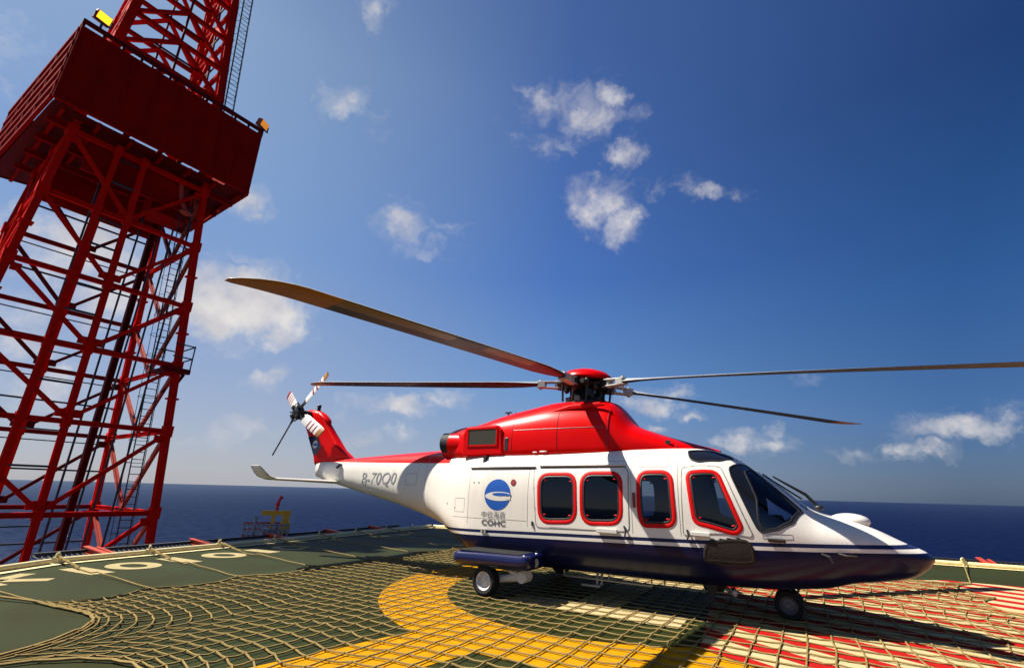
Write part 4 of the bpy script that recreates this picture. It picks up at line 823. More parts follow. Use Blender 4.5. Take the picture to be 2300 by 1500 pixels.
for sd_ in ('right', 'left'):
    for k, nm in (('door', 'passenger_door'), ('cockdoor', 'cockpit_door')):
        d = submesh(nm, doorm[k, sd_], 'livery', heli, .004); doors[k, sd_] = d
        ringsweep(POLY[k], .016, .006, 'door_seam', 'seam', d, side=sd_)
    for k in ('win1', 'win2', 'win3', 'win4'):
        par = doors['door', sd_] if k in ('win1', 'win2') else (doors['cockdoor', sd_] if k == 'win4' else None)
        f = ringsweep(POLY[k], .060, .009, 'window_frame', 'frame_red', par or heli, side=sd_)
        own = f if par is None else par
        ringsweep(shrink(POLY[k], .042), .026, .008, 'window_gasket', 'gasket', own, side=sd_)
        submesh('window_pane', dilate(MK[k, sd_]), 'glass', own, -.012)
        sp = shrink(POLY[k], .072); mb = MB()
        for fx, fz in ((0, 0), (1, 0), (0, 1), (1, 1)):
            mb = MB()
            bx_ = min(sp, key=lambda q: abs(q[0] - (min(p[0] for p in sp), max(p[0] for p in sp))[fx]) + 6.6 * abs(q[1] - (min(p[1] for p in sp), max(p[1] for p in sp))[fz]))
            s_ = bx_[1] if sd_ == 'right' else 1 - bx_[1]; mb.ellipsoid(spt(bx_[0], s_) - snrm(bx_[0], s_) * .008, (.032, .006, .012), 8, 6); mb.build('window_clip', 'frame_red', own, True)
    # side windshield: black border and clear part
    inn = MK['win5in', sd_]
    f = submesh('windshield_border', dilate(MK['win5', sd_]) & ~inn, 'black', heli, -.003)
    ringsweep(POLY['win5'], .022, .008, 'windshield_seal', 'gasket', f, side=sd_); ringsweep(POLY['win5in'], .03, .004, 'windshield_seal', 'gasket', f, side=sd_)
    submesh('windshield_pane', dilate(inn), 'windshield', heli, -.008)
    submesh('windshield_pane', dilate(MK['front', sd_]), 'windshield', heli, -.008)
    e = submesh('roof_window', dilate(MK['eyebrow', sd_]), 'black', heli, -.004); ringsweep(POLY['eyebrow'], .03, .012, 'roof_window_frame', 'gasket', e, side=sd_)
# panel seams on the skin
def seam_line(pts): return ringsweep(pts, .008, .002, 'panel_seam', 'seam', fus, base=-.003, closed=False)
for x, a, b in ((-1.98, .205, .40), (-.70, .212, .36), (1.13, .212, .39), (1.84, .215, .36), (-3.45, .08, .42), (-6.55, .06, .44)): seam_line([(x, a + (b - a) * k / 24) for k in range(25)])
seam_line([(x, s_at(x, 1.19)) for x in np.linspace(-2.4, -.72, 24)]); seam_line([(x, s_at(x, 2.18)) for x in np.linspace(-1.9, 1.9, 40)])
for (xa, xb, za, zb_) in ((-2.35, -2.08, 1.28, 1.52), (-4.1, -3.75, 1.75, 1.98), (-1.8, -1.55, 2.14, 2.28), (1.25, 1.7, 2.08, 2.22), (2.9, 3.25, 1.14, 1.2)):
    q = [(xa, za), (xb, za), (xb, zb_), (xa, zb_)]; q = [(q[i][0] + (q[(i + 1) % 4][0] - q[i][0]) * k / 5, q[i][1] + (q[(i + 1) % 4][1] - q[i][1]) * k / 5) for i in range(4) for k in range(5)]
    ringsweep([(x, s_at(x, z)) for x, z in q], .008, .002, 'hatch_seam', 'seam', fus, base=-.003)
# brown stained cover on the nose side
cov = inpoly(GX, GS, POLY['floatbag']); c_ = submesh('nose_side_cover', dilate(cov), 'brown_cover', heli, .014); ringsweep(POLY['floatbag'], .05, .016, 'cover_edge', 'brown_cover', c_)

# cabin interior
mb = MB(); mb.box((.3, 0, .72), (4.9, 1.9, .06)); mb.box((-1.75, 0, 1.5), (.06, 1.9, 1.6)); mb.box((.2, 0, 2.27), (3.6, 1.3, .05)); mb.build('cabin_floor', 'interior', heli)
mb = MB(); mb.box((1.72, .0, 1.45), (.05, .5, 1.2)); mb.build('cabin_partition', 'interior', heli)
st = None
for x in (-1.2, -.35, .5):
    for y in (-.72, -.25, .25, .72):
        if st is None:
            mb = MB(); mb.box((0, 0, .40), (.44, .42, .10)); mb.box((-.2, 0, .66), (.09, .40, .50), Matrix.Rotation(R(-8), 3, 'Y')); mb.ellipsoid((-.235, 0, .92), (.06, .19, .13)); mb.box((0, 0, .2), (.3, .3, .34)); ob = st = mb.build('seat', 'seat', heli, True)
        else: ob = st.copy(); col.objects.link(ob); ob.parent = heli
        ob.location = (x, y, .70)
pst = None
for y in (-.52, .52):
    if pst is None:
        mb = MB(); mb.box((0, 0, .36), (.5, .48, .14)); mb.box((-.24, 0, .72), (.12, .46, .72), Matrix.Rotation(R(-10), 3, 'Y')); mb.box((-.32, 0, 1.16), (.1, .26, .2)); mb.box((0, 0, .16), (.4, .4, .3)); ob = pst = mb.build('pilot_seat', 'seat', heli, bevel=.03)
    else: ob = pst.copy(); col.objects.link(ob); ob.parent = heli
    ob.location = (2.28, y, .72)
mb = MB(); mb.box((3.0, 0, 1.02), (.5, 1.5, .62)); mb.box((2.85, 0, 1.36), (.55, 1.1, .10)); mb.box((2.6, 0, .95), (.5, .3, .5)); mb.build('instrument_panel', 'interior', heli, bevel=.04)
mb = MB(); mb.box((2.62, -.1, 2.08), (.3, .5, .10)); mb.box((2.95, -.22, 1.86), (.16, .2, .06)); mb.build('overhead_panel', 'interior', heli)
for x0, x1 in ((-.55, .24), (.26, .66)):      # slatted panels added at the far windows to block the sky behind
    mb = MB()
    for k in range(12): xa = x0 + (x1 - x0) * k / 12; mb.box((xa + .033, 1.0 - .012 * (k % 2), 1.62), ((x1 - x0) / 12 + .004, .012, .86))
    mb.build('sky_blocker', 'interior', heli)

# engine cowling
CXS = np.concatenate([np.arange(-3.22, 2.35, .04), [2.35]]); CV = grid(CXS, COWL, 120)
F = [(i * 120 + j, i * 120 + (j + 1) % 120, (i + 1) * 120 + (j + 1) % 120, (i + 1) * 120 + j) for i in range(len(CXS) - 1) for j in range(120)]
F += [tuple(range(120)), tuple((len(CXS) - 1) * 120 + k for k in range(120))]
mb = MB(); mb._add([tuple(p) for p in CV.reshape(-1, 3)], F); cowl = mb.build('engine_cowling', 'heli_red', heli, True)
def cpt(x, z, right=True):
    i = int(np.clip(np.searchsorted(CXS, x) - 1, 0, len(CXS) - 2)); zz = CV[i, :60, 2]; yy = CV[i, :60, 1]; y = float(np.interp(z, zz, yy)); return Vector((x, y if right else -y, z))
for sgn in (-1, 1):
    rt = sgn < 0
    mb = MB(); y0 = cpt(-1.9, 2.68).y if rt else -cpt(-1.9, 2.68).y      # engine intake box with a mesh panel
    poly = [(-2.36, 2.30), (-2.36, 2.74), (-2.28, 2.88), (-1.56, 2.90), (-1.44, 2.80), (-1.40, 2.32)]
    mb.prism(poly, y0 + sgn * .055, y0 - sgn * .15, 'y'); bx = mb.build('intake_housing', 'heli_red', heli, bevel=.03)
    mb = MB(); mb.box((-1.88, y0 + sgn * .056, 2.67), (.66, .012, .31)); mb.build('intake_grille', 'mesh_grille', bx)
    mb = MB()
    for (a, b, c, d) in ((-1.88, 2.835, .70, .03), (-1.88, 2.505, .70, .03)): mb.box((a, y0 + sgn * .06, b), (c, .02, d))
    for a in (-2.225, -1.535): mb.box((a, y0 + sgn * .06, 2.67), (.03, .02, .36))
    mb.build('grille_frame', 'heli_red', bx)
    mb = MB(); mb.box((-1.33, y0 + sgn * .02, 2.52), (.10, .04, .26)); mb.build('vent_slot', 'gasket', bx, bevel=.02)
    mb = MB(); ex = [(.25, 0), (.245, .30), (.225, .46), (.21, .46), (.20, .2), (.02, .15)]; mb.lathe(ex, (-2.40, sgn * .50, 2.56), (-.985, sgn * .10, .08), 24); mb.build('exhaust_pipe', 'heli_red', heli, True)
    mb = MB(); mb.lathe([(.20, -.14), (.223, -.13), (.205, .06), (.18, .06), (.16, -.2), (.02, -.25)], (-2.985, sgn * .56, 2.61), (-.985, sgn * .10, .08), 24); mb.build('exhaust_tip', 'soot', heli, True)
mb = MB(); mb.box((1.62, cpt(1.62, 2.50).y - .004, 2.505), (.09, .02, .06)); mb.build('vent_slot', 'gasket', cowl)
for x, z, sx in ((-.72, 2.36, .05), (-.55, 2.37, .08)):
    p = cpt(x, z); mb = MB(); mb.ellipsoid(p, (sx, .012, .012)); mb.build('latch', 'clear_lens', cowl, True)
mb = MB(); mb.prism([(-.98, 3.02), (-.1, 3.22), (.5, 3.24), (.62, 3.18), (.5, 3.16), (-.1, 3.13)], -.66, -.60, 'y'); mb.build('cowling_step', 'heli_red', cowl, bevel=.02)
mb = MB()
for x, h, t in ((-2.02, .2, 1), (-1.9, .17, 0), (-1.82, .19, 0), (-1.72, .16, 1)):
    mb.tube([(x, .35, 2.95), (x, .35, 3.14 + h)], .022, 6)
    if t: mb.box((x, .35, 3.14 + h), (.16, .03, .03))
mb.build('antenna', 'black_steel', heli)

# panel joints of the cowling
def cowl_seam(pts): mb = MB(); mb.tube([p for p in pts], .006, 5); return mb.build('panel_seam', 'blade_maroon', cowl, True)
for x in (-1.22, -.28, .66, 1.75): cowl_seam([cpt(x, z) for z in np.linspace(2.34, min(3.12, float(pchip([c[0] for c in COWL], [c[2] for c in COWL], x)) - .1), 14)])
cowl_seam([cpt(x, 2.78) for x in np.linspace(-1.2, .62, 20)])
# tail fin
FIN = [(-6.35, 2.30), (-6.62, 2.42), (-7.58, 3.33), (-7.64, 3.47), (-7.80, 3.60), (-8.05, 3.70), (-8.45, 3.76), (-8.72, 3.68), (-8.70, 3.55), (-8.30, 3.0), (-7.92, 2.40), (-7.84, 2.20)]
def airfoil_prism(poly, th, name, mat):
    n = len(poly); xs_ = [p[0] for p in poly]; cxm = sum(xs_) / n; czm = sum(p[1] for p in poly) / n; V = []; F = []
    rings = [(1.0, .0), (.985, .35), (.93, .7), (.8, .92), (.55, 1.0)]
    for sg in (-1, 1):
        for sc, hh in rings:
            V += [(cxm + (p[0] - cxm) * sc, sg * th * hh, czm + (p[1] - czm) * sc) for p in poly]
    m = len(rings)
    for q in range(2):
        o_ = q * m * n
        for r in range(m - 1):
            for k in range(n): F.append((o_ + r * n + k, o_ + r * n + (k + 1) % n, o_ + (r + 1) * n + (k + 1) % n, o_ + (r + 1) * n + k))
        F.append(tuple(o_ + (m - 1) * n + k for k in range(n)))
    mb = MB(); mb._add(V, F); import bmesh
    o = mb.build(name, mat, heli, True); bm = bmesh.new(); bm.from_mesh(o.data); bmesh.ops.remove_doubles(bm, verts=bm.verts, dist=1e-4); bmesh.ops.recalc_face_normals(bm, faces=bm.faces); bm.to_mesh(o.data); bm.free(); return o
fin = airfoil_prism(FIN, .13, 'tail_fin', 'heli_red')
mb = MB(); mb.ellipsoid((-7.82, 0, 3.50), (.36, .13, .09), rot=Matrix.Rotation(R(32), 3, 'Y')); mb.build('gearbox_fairing', 'heli_red', fin, True)
mb = MB(); mb.prism([(-8.20, 2.96), (-7.86, 3.00), (-7.62, 2.70), (-7.72, 2.50), (-7.88, 2.48)], -.132, -.126, 'y'); mb.build('fin_emblem_panel', 'navy', fin)
mb = MB(); mb._add([(-7.86 + .10 * math.cos(a), -.134, 2.75 + .11 * math.sin(a)) for a in [2 * math.pi * k / 20 for k in range(20)]], [tuple(range(20))]); mb._add([(-7.85 + .09 * math.cos(a), -.136, 2.75 + .035 * math.sin(a)) for a in [2 * math.pi * k / 20 for k in range(20)]], [tuple(range(20))]); mb.mi = [0, 1]; mb.build('fin_emblem', ['blade_white', 'logo_blue'], fin)
mb = MB(); mb.tube([(-8.1, 0, 3.7), (-8.1, 0, 3.82)], .05, 8); mb.ellipsoid((-8.1, 0, 3.83), (.06, .06, .05)); mb.build('beacon', 'black_steel', fin, True)
# stabiliser with upturned tips
def stab(sg):
    mb = MB(); secs = [(.18, 1.79, -6.62, .62, .055), (1.0, 1.80, -6.70, .58, .045), (1.82, 1.81, -6.78, .54, .04), (1.98, 1.86, -6.80, .52, .036), (2.08, 1.95, -6.84, .48, .03), (2.15, 2.04, -6.90, .42, .022), (2.18, 2.08, -6.96, .34, .008)]
    V = []; F = []; npf = 14
    for i, (y, z, xl, ch, th) in enumerate(secs):
        nx = secs[min(i + 1, len(secs) - 1)]; pv = secs[max(i - 1, 0)]; dy = nx[0] - pv[0]; dz = nx[1] - pv[1]; L_ = math.hypot(dy, dz); ny, nz_ = -dz / L_, dy / L_
        for k in range(npf):
            a = 2 * math.pi * k / npf; xx = xl - ch * (.5 - .5 * math.cos(a)); t = th * math.sin(a) * (1.0 - .45 * (.5 - .5 * math.cos(a)))
            V.append((xx, sg * (y + ny * t), z + nz_ * t))
    for i in range(len(secs) - 1):
        for k in range(npf): F.append((i * npf + k, i * npf + (k + 1) % npf, (i + 1) * npf + (k + 1) % npf, (i + 1) * npf + k))
    F.append(tuple((len(secs) - 1) * npf + k for k in range(npf))); mb._add(V, F); return mb.build('stabiliser', 'white', heli, True)
stab(-1); stab(1)
mb = MB(); mb.tube([(-6.53, -.31, 2.22), (-6.60, -.37, 2.12)], .035, 8); mb.build('navigation_light', 'black_steel', heli, True)

# tail rotor
TH = Vector((-8.27, -.55, 3.60))
mb = MB(); mb.tube([(-8.27, -.05, 3.60), (-8.27, -.62, 3.60)], .07, 12); mb.lathe([(.02, -.07), (.17, -.06), (.19, 0), (.13, .07), (.02, .09)], TH, (0, -1, 0), 16)
for a in range(0, 360, 45): q = Vector((math.cos(R(a)), 0, math.sin(R(a)))); mb.box(TH + q * .16 + Vector((0, -.05 if a % 90 else .06, 0)), (.07, .11, .07), Matrix.Rotation(R(-a), 3, 'Y')); mb.tube([TH + q * .1 + Vector((0, .14, 0)), TH + q * .26 + Vector((0, -.05, 0))], .018, 6)
trh = mb.build('tail_rotor_hub', 'hub_dark', heli)
def tail_blade(ang, length, yaw, mats, edge=False, pdeg=20):
    q = Vector((math.cos(R(ang)), yaw, math.sin(R(ang)))).normalized(); t0 = Vector((-math.sin(R(ang)), 0, math.cos(R(ang)))); pitch = R(pdeg); ax = (t0 * math.cos(pitch) + Vector((0, 1, 0)) * math.sin(pitch)).normalized()
    if edge: ax = Vector((-.81, .57, .13)); ax = (ax - q * ax.dot(q)).normalized()
    nrm = q.cross(ax).normalized()
    mb = MB(); br = [(.12, .05), (.28, .06), (.40, .13), (.62, .14), (.70, .14), (.76, .14), (.86, .14), (.92, .14), (1.02, .14), (1.08, .14), (1.18, .14), (1.30, .14), (1.35, .11)]; V = []; F = []; npf = 10; mi = []
    for r, hw in br:
        r *= length / 1.35
        for k in range(npf): a = 2 * math.pi * k / npf; V.append(TH + q * r + ax * hw * math.cos(a) + nrm * (.022 if r > .3 else .035) * math.sin(a))
    for i in range(len(br) - 1):
        seg = mats[i] if i < len(mats) else 0
        for k in range(npf): F.append((i * npf + k, i * npf + (k + 1) % npf, (i + 1) * npf + (k + 1) % npf, (i + 1) * npf + k)); mi.append(seg)
    F.append(tuple((len(br) - 1) * npf + k for k in range(npf))); mi.append(mats[-1]); mb._add(V, F); mb.mi = mi
    return mb.build('tail_rotor_blade', ['blade_white', 'blade_maroon', 'blade_yellow', 'hub_dark'], trh, True)
PAT = [3, 3, 0, 0, 1, 0, 1, 0, 1, 0, 2, 2, 2]
tail_blade(43, 1.42, .0, PAT); tail_blade(331, 1.3, .0, PAT); tail_blade(236, 1.35, .0, [3] * 13, True); tail_blade(147, 1.15, .25, [3, 3, 0, 0, 1, 0, 1, 0, 1, 0, 1, 1, 1], False, 2)

# main rotor
HUB = Vector((0, 0, 3.70)); TILT = R(4.2)
mrot = Matrix.Rotation(TILT, 3, 'Y')
def rloc(p): return HUB + mrot @ Vector(p)
mb = MB(); mb.tube([(0, 0, 3.2), (0, 0, 3.95)], .13, 16)
mb.lathe([(.05, -.30), (.30, -.29), (.34, -.25), (.30, -.21), (.18, -.19), (.16, -.06), (.30, -.05), (.34, 0), (.30, .06), (.15, .09), (.12, .2)], HUB, mrot @ Vector((0, 0, 1)), 28)
mb.lathe([(.30, -.42), (.38, -.40), (.38, -.34), (.2, -.32)], HUB, (0, 0, 1), 24)
BAZ = [(265, 3.41), (192.6, 4.06), (119, 3.64), (47.2, 3.36), (335.5, 2.80)]
for az, zt in BAZ:
    q = Vector((math.cos(R(az)), math.sin(R(az)), 0)); t = Vector((-q.y, q.x, 0))
    mb.beam(rloc(q * .2), rloc(q * .56), .17, .13); mb.beam(rloc(q * .25 + Vector((0, 0, .09))), rloc(q * .55 + Vector((0, 0, .07))), .10, .05); mb.beam(rloc(q * .25 - Vector((0, 0, .09))), rloc(q * .58 - Vector((0, 0, .07))), .12, .05)
    mb.tube([rloc(q * .42 + t * .22 + Vector((0, 0, -.36))), rloc(q * .44 + t * .24 + Vector((0, 0, .02)))], .022, 8); mb.tube([rloc(q * .30 - t * .14 + Vector((0, 0, -.34))), rloc(q * .34 - t * .10 + Vector((0, 0, -.05)))], .03, 8)
    mb.tube([rloc(q * .30 + t * .18), rloc(q * .55 + t * .18)], .05, 10); mb.ellipsoid(rloc(q * .44 + t * .23 + Vector((0, 0, .03))), (.05, .05, .05), 8, 6); mb.tube([rloc(q * .5 + t * -.12), rloc(q * .16 + t * -.3)], .022, 6)
    mb.box(rloc(q * .33 + Vector((0, 0, -.30))), (.12, .12, .10)); mb.tube([(q.x * .30, q.y * .30, 3.28), (q.x * .33, q.y * .33, 3.42)], .03, 8)
for k in range(10):
    a = 2 * math.pi * k / 10 + .2; mb.tube([(.36 * math.cos(a), .36 * math.sin(a), 3.30), (.34 * math.cos(a + .25), .34 * math.sin(a + .25), 3.42), (.2 * math.cos(a + .4), .2 * math.sin(a + .4), 3.56)], .022, 6)
for k in range(6):
    a = 2 * math.pi * k / 6; mb.box((.26 * math.cos(a), .26 * math.sin(a), 3.52), (.1, .1, .14), Matrix.Rotation(a, 3, 'Z')); mb.ellipsoid((.40 * math.cos(a + .3), .40 * math.sin(a + .3), 3.62), (.06, .06, .07), 8, 6)
rh = mb.build('rotor_hub', 'hub_dark', heli, True)
mb = MB(); mb.lathe([(.48, .10), (.52, .13), (.50, .18), (.40, .26), (.22, .315), (.002, .33)], HUB, mrot @ Vector((0, 0, 1)), 32); mb.lathe([(.48, .10), (.24, .11), (.12, .12)], HUB, mrot @ Vector((0, 0, 1)), 32); mb.build('hub_cap', 'heli_red', rh, True)
def blade(az, zt):
    q = Vector((math.cos(R(az)), math.sin(R(az)), 0)); lead = Vector((-q.y, q.x, 0)); z1 = (mrot @ (q * .95)).z * 1.0 + HUB.z
    st_ = [(.86, .07, .06, 0), (1.05, .09, .05, 0), (1.35, .17, .035, 0), (1.75, .215, .026, 0)] + [(r, .22, .022, 0) for r in (2.1, 2.7, 3.4, 3.9, 4.1, 4.7, 5.1, 5.5, 5.85, 5.9, 6.1, 6.3)] + [(6.42, .215, .021, -.01), (6.58, .195, .018, -.04), (6.72, .16, .014, -.09), (6.84, .11, .009, -.155), (6.90, .05, .005, -.20)]
    V = []; F = []; mi = []; prof = [(1.0, 0.0), (.93, .55), (.75, .9), (.45, 1.0), (.0, .85), (-.5, .5), (-1.0, .06), (-1.0, -.06), (-.5, -.35), (.0, -.6), (.45, -.72), (.75, -.65), (.93, -.4)]; npf = len(prof)
    for r, hc, th, swp in st_:
        r = r if r < 1.5 else 1.5 + (r - 1.5) * (.976 if az == 265 else 1.0); hc = hc * (.82 if r > 1.2 else 1.0)
        t = (r - .95) / 5.95; z = z1 + (zt - z1) * (max(t, 0) ** 1.12) + min(t, 0) * .1; tw = R(11 - 9 * r / 6.9); c = HUB * 0 + Vector((q.x * r, q.y * r, z)) + lead * swp
        ax = lead * math.cos(tw) + Vector((0, 0, 1)) * math.sin(tw); nr = Vector((0, 0, 1)) * math.cos(tw) - lead * math.sin(tw)
        V += [c + ax * hc * a + nr * th * b for a, b in prof]
    for i in range(len(st_) - 1):
        r = (st_[i][0] + st_[i + 1][0]) / 2
        for k in range(npf):
            F.append((i * npf + k, i * npf + (k + 1) % npf, (i + 1) * npf + (k + 1) % npf, (i + 1) * npf + k))
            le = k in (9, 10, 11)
            m = 0
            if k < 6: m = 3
            elif r > (5.88 if az == 265 else 6.25): m = 2
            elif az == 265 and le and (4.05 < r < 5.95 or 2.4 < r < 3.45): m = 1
            mi.append(m)
    F += [tuple(range(npf)), tuple((len(st_) - 1) * npf + k for k in range(npf))]; mi += [0, 2]
    mb = MB(); mb._add(V, F); mb.mi = mi; b = mb.build('rotor_blade', ['blade_dark', 'blade_reflection', 'blade_yellow', 'blade_top'], rh, True)
    mb = MB()
    for sg in (-1, 1): mb.beam(rloc(q * .50 + Vector((0, 0, sg * .065))), rloc(q * 1.02 + Vector((0, 0, sg * .05))), .15, .03)
    mb.box(rloc(q * .92), (.16, .16, .13), Matrix.Rotation(R(az), 3, 'Z')); mb.tube([rloc(q * .6 + Vector((0, 0, -.09))), rloc(q * .6 + Vector((0, 0, .09)))], .05, 10); mb.tube([rloc(q * .95 + Vector((0, 0, -.1))), rloc(q * .95 + Vector((0, 0, .1)))], .035, 10)
    mb.build('blade_grip', 'hub_grey', rh, False, .008)
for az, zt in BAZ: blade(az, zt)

# sponsons and landing gear
def sponson(sg):
    ST = [(-1.93, .53, .64, .58, .10, -1.28), (-1.88, .48, .67, .58, .30, -1.28), (-1.78, .46, .685, .585, .36, -1.27), (-.56, .46, .70, .60, .36, -1.27), (-.47, .475, .695, .60, .345, -1.265), (-.43, .50, .68, .60, .31, -1.26), (-.41, .54, .65, .60, .2, -1.25)]
    xs_ = np.concatenate([np.linspace(-1.93, -1.75, 8), np.linspace(-1.7, -.6, 9), np.linspace(-.56, -.41, 8)]); c = list(zip(*ST)); P_ = [pchip(c[0], c[k], xs_) for k in range(1, 6)]; V = []; n = 36
    for i, x in enumerate(xs_):
        y, z = section((P_[0][i], P_[1][i], P_[2][i], P_[3][i], 5.0, 4.0), n); V += [(x, sg * -1 * (yy + P_[4][i]) , zz) for yy, zz in zip(y, z)]
    F = [(i * n + j, i * n + (j + 1) % n, (i + 1) * n + (j + 1) % n, (i + 1) * n + j) for i in range(len(xs_) - 1) for j in range(n)] + [tuple(range(n)), tuple((len(xs_) - 1) * n + k for k in range(n))]
    mb = MB(); mb._add(V, F); s = mb.build('sponson', 'sponson_blue', heli, True)
    mb = MB(); mb.box((-1.19, sg * 1.28, .698), (1.18, .56, .012)); mb.build('step_pad', 'rubber', s)
    mb = MB(); mb.box((-1.2, sg * 1.33, .475), (1.2, .4, .03)); mb.build('wheel_well', 'gasket', s)
    mb = MB(); mb.lathe([(.0, .02), (.06, .02), (.075, 0), (.075, -.05)], (-.425, sg * 1.34, .58), (.97, sg * .2, -.05), 16); mb.build('landing_light', 'hub_grey', s, True)
    for p in ((-.52, sg * 1.55, .69), (-.48, sg * 1.2, .70)):
        mb = MB(); mb.ellipsoid(p, (.022, .016, .012), 8, 6); mb.build('fastener', 'clear_lens', s, True)
    return s
def wheel(x, y, r, wd, par, sg):
    mb = MB(); prof = [(r * .60, -wd * .42), (r * .80, -wd * .5), (r * .93, -wd * .44), (r, -wd * .25), (r, wd * .25), (r * .93, wd * .44), (r * .80, wd * .5), (r * .60, wd * .42)]
    mb.lathe(prof, (x, y, r), (0, sg, 0), 40)
    for k in (-.14, 0, .14): mb.lathe([(r * 1.004, wd * (k - .03)), (r * 1.004, wd * (k + .03))], (x, y, r), (0, sg, 0), 40)
    t = mb.build('wheel', 'rubber', par, True)
    mb = MB(); mb.lathe([(r * .02, wd * .30), (r * .16, wd * .32), (r * .2, wd * .2), (r * .42, wd * .12), (r * .52, wd * .30), (r * .60, wd * .44), (r * .63, wd * .40), (r * .61, -wd * .4), (r * .02, -wd * .4)], (x, y, r), (0, sg, 0), 32)
    for k in range(8): a = 2 * math.pi * k / 8; mb.tube([(x + r * .3 * math.cos(a), y + sg * wd * .12, r + r * .3 * math.sin(a)), (x + r * .3 * math.cos(a), y + sg * wd * .24, r + r * .3 * math.sin(a))], r * .055, 6)
    mb.build('rim', 'white' if r > .2 else 'grey_steel', t, True); 
    return t
ZG = .03
for sg in (-1, 1):
    sponson(sg)
    w = wheel(-1.275, sg * 1.47, .232, .19, heli, sg); w.location = (0, 0, ZG)
    mb = MB(); mb.tube([(-1.275, sg * 1.34, .25), (-.95, sg * 1.33, .31), (-.62, sg * 1.33, .37)], [.05, .06, .075], 10); mb.tube([(-1.275, sg * 1.40, .25), (-1.275, sg * 1.30, .25)], .06, 10)
    mb.tube([(-1.05, sg * 1.36, .49), (-.85, sg * 1.36, .43), (-.63, sg * 1.36, .36)], [.03, .045, .085], 10); mb.tube([(-.62, sg * 1.45, .36), (-.62, sg * 1.22, .36)], .085, 14); mb.box((-.60, sg * 1.36, .45), (.12, .16, .2)); mb.build('main_gear_leg', 'white', heli, True)
mb = MB(); mb.tube([(3.05, 0, .22), (3.05, 0, .62)], .055, 12); mb.tube([(3.05, -.17, .22), (3.05, .17, .22)], .04, 10); mb.beam((3.05, 0, .45), (3.35, 0, .60), .05); mb.tube([(3.15, 0, .3), (3.2, 0, .42), (3.1, 0, .5)], .02, 6); mb.build('nose_gear_leg', 'grey_steel', heli, True)
for sg in (-1, 1): w = wheel(3.05, sg * .14, .19, .14, heli, sg); w.location = (0, 0, ZG)

# markings on the fuselage
def surf_poly(pts, name, mat, parent, eps=.006, dz=False):
    return None
def decal(V2, F2, name, mat, eps=.005, parent=None):
    V = []
    if len(F2) == 1 and len(F2[0]) > 3:          # fill a star-shaped outline with rings so that it follows the curved skin
        n = len(V2); c = (sum(p[0] for p in V2) / n, sum(p[1] for p in V2) / n); R_ = [1, .85, .7, .55, .4, .25, .1]
        V2 = [(c[0] + (p[0] - c[0]) * k, c[1] + (p[1] - c[1]) * k) for k in R_ for p in V2]
        F2 = [(r * n + k, r * n + (k + 1) % n, (r + 1) * n + (k + 1) % n, (r + 1) * n + k) for r in range(len(R_) - 1) for k in range(n)] + [tuple((len(R_) - 1) * n + k for k in range(n))]
    for x, z in V2: s = s_at(x, z); V.append(spt(x, s) + snrm(x, s) * eps)
    mb = MB(); mb._add(V, F2); return mb.build(name, mat, parent or fus)
def text_decal(body, x0, z0, size, name, mat, shear=0.0, sx=1.0, eps=.006, space=1.0, thin=0.0):
    cu = bpy.data.curves.new('lettering', 'FONT'); cu.body = body; cu.size = size; cu.shear = shear; cu.resolution_u = 5; cu.space_character = space; cu.offset = thin
    t = bpy.data.objects.new('lettering', cu); col.objects.link(t); bpy.context.view_layer.update()
    me = bpy.data.meshes.new_from_object(t.evaluated_get(bpy.context.evaluated_depsgraph_get())); bpy.data.objects.remove(t)
    V2 = [(x0 + v.co.x * sx, z0 + v.co.y) for v in me.vertices]; F2 = [tuple(p.vertices) for p in me.polygons]
    print('TEXT', body, 'width', max(v[0] for v in V2) - min(v[0] for v in V2) if V2 else None, 'h', max(v[1] for v in V2) - min(v[1] for v in V2) if V2 else None)
    return decal(V2, F2, name, mat, eps)
text_decal('B-70Q0', -5.72, 1.765, .36, 'registration_lettering', 'letter_grey', .22, 1.10, .007, 1.0)
def disc(cx, cz, rx, rz, n=40, a0=0, a1=360): return [(cx + rx * math.cos(R(a0 + (a1 - a0) * k / n)), cz + rz * math.sin(R(a0 + (a1 - a0) * k / n))) for k in range(n + (0 if a1 - a0 == 360 else 1))]
LC = (-1.325, 1.605); LR = .265
p = disc(*LC, LR * 1.04, LR); decal(p, [tuple(range(len(p)))], 'logo_disc', 'logo_blue', .004)
we = [(LC[0] - .235 + .50 * t, 0) for t in [0]]
# the white swoosh: an ellipse open to the right, clipped by the disc's edge
pu = []; n_ = 24; ecx, ecz, erx, erz = LC[0] + .045, LC[1] - .03, .30, .078
for k in range(n_ + 1):
    a = math.pi / 2 + math.pi * .18 + (math.pi * 2 - math.pi * .54) * 0 + 0
pts = [(ecx + erx * math.cos(a), ecz + erz * math.sin(a)) for a in np.linspace(R(38), R(322), 40)]
decal(pts + [(LC[0] + .275, LC[1] - .088), (LC[0] + .285, LC[1] + .02)], [tuple(range(len(pts) + 2))], 'logo_swoosh', 'white', .007)
p = disc(LC[0] + .07, LC[1] + .004, .175, .027) ; decal(p, [tuple(range(len(p)))], 'logo_centre', 'logo_blue', .010)
p = [(LC[0] + .12, LC[1] - .004), (LC[0] + .29, LC[1] + .018), (LC[0] + .285, LC[1] - .012), (LC[0] + .2, LC[1] - .022)]; decal(p, [(0, 1, 2, 3)], 'logo_centre', 'logo_blue', .011)
text_decal('中信海直', -1.66, 1.215, .125, 'company_lettering', 'company_grey', 0, 1.05, .006, 1.0)
text_decal('COHC', -1.64, 1.085, .125, 'company_lettering', 'company_grey', 0, 1.35, .006, 1.05, .004)
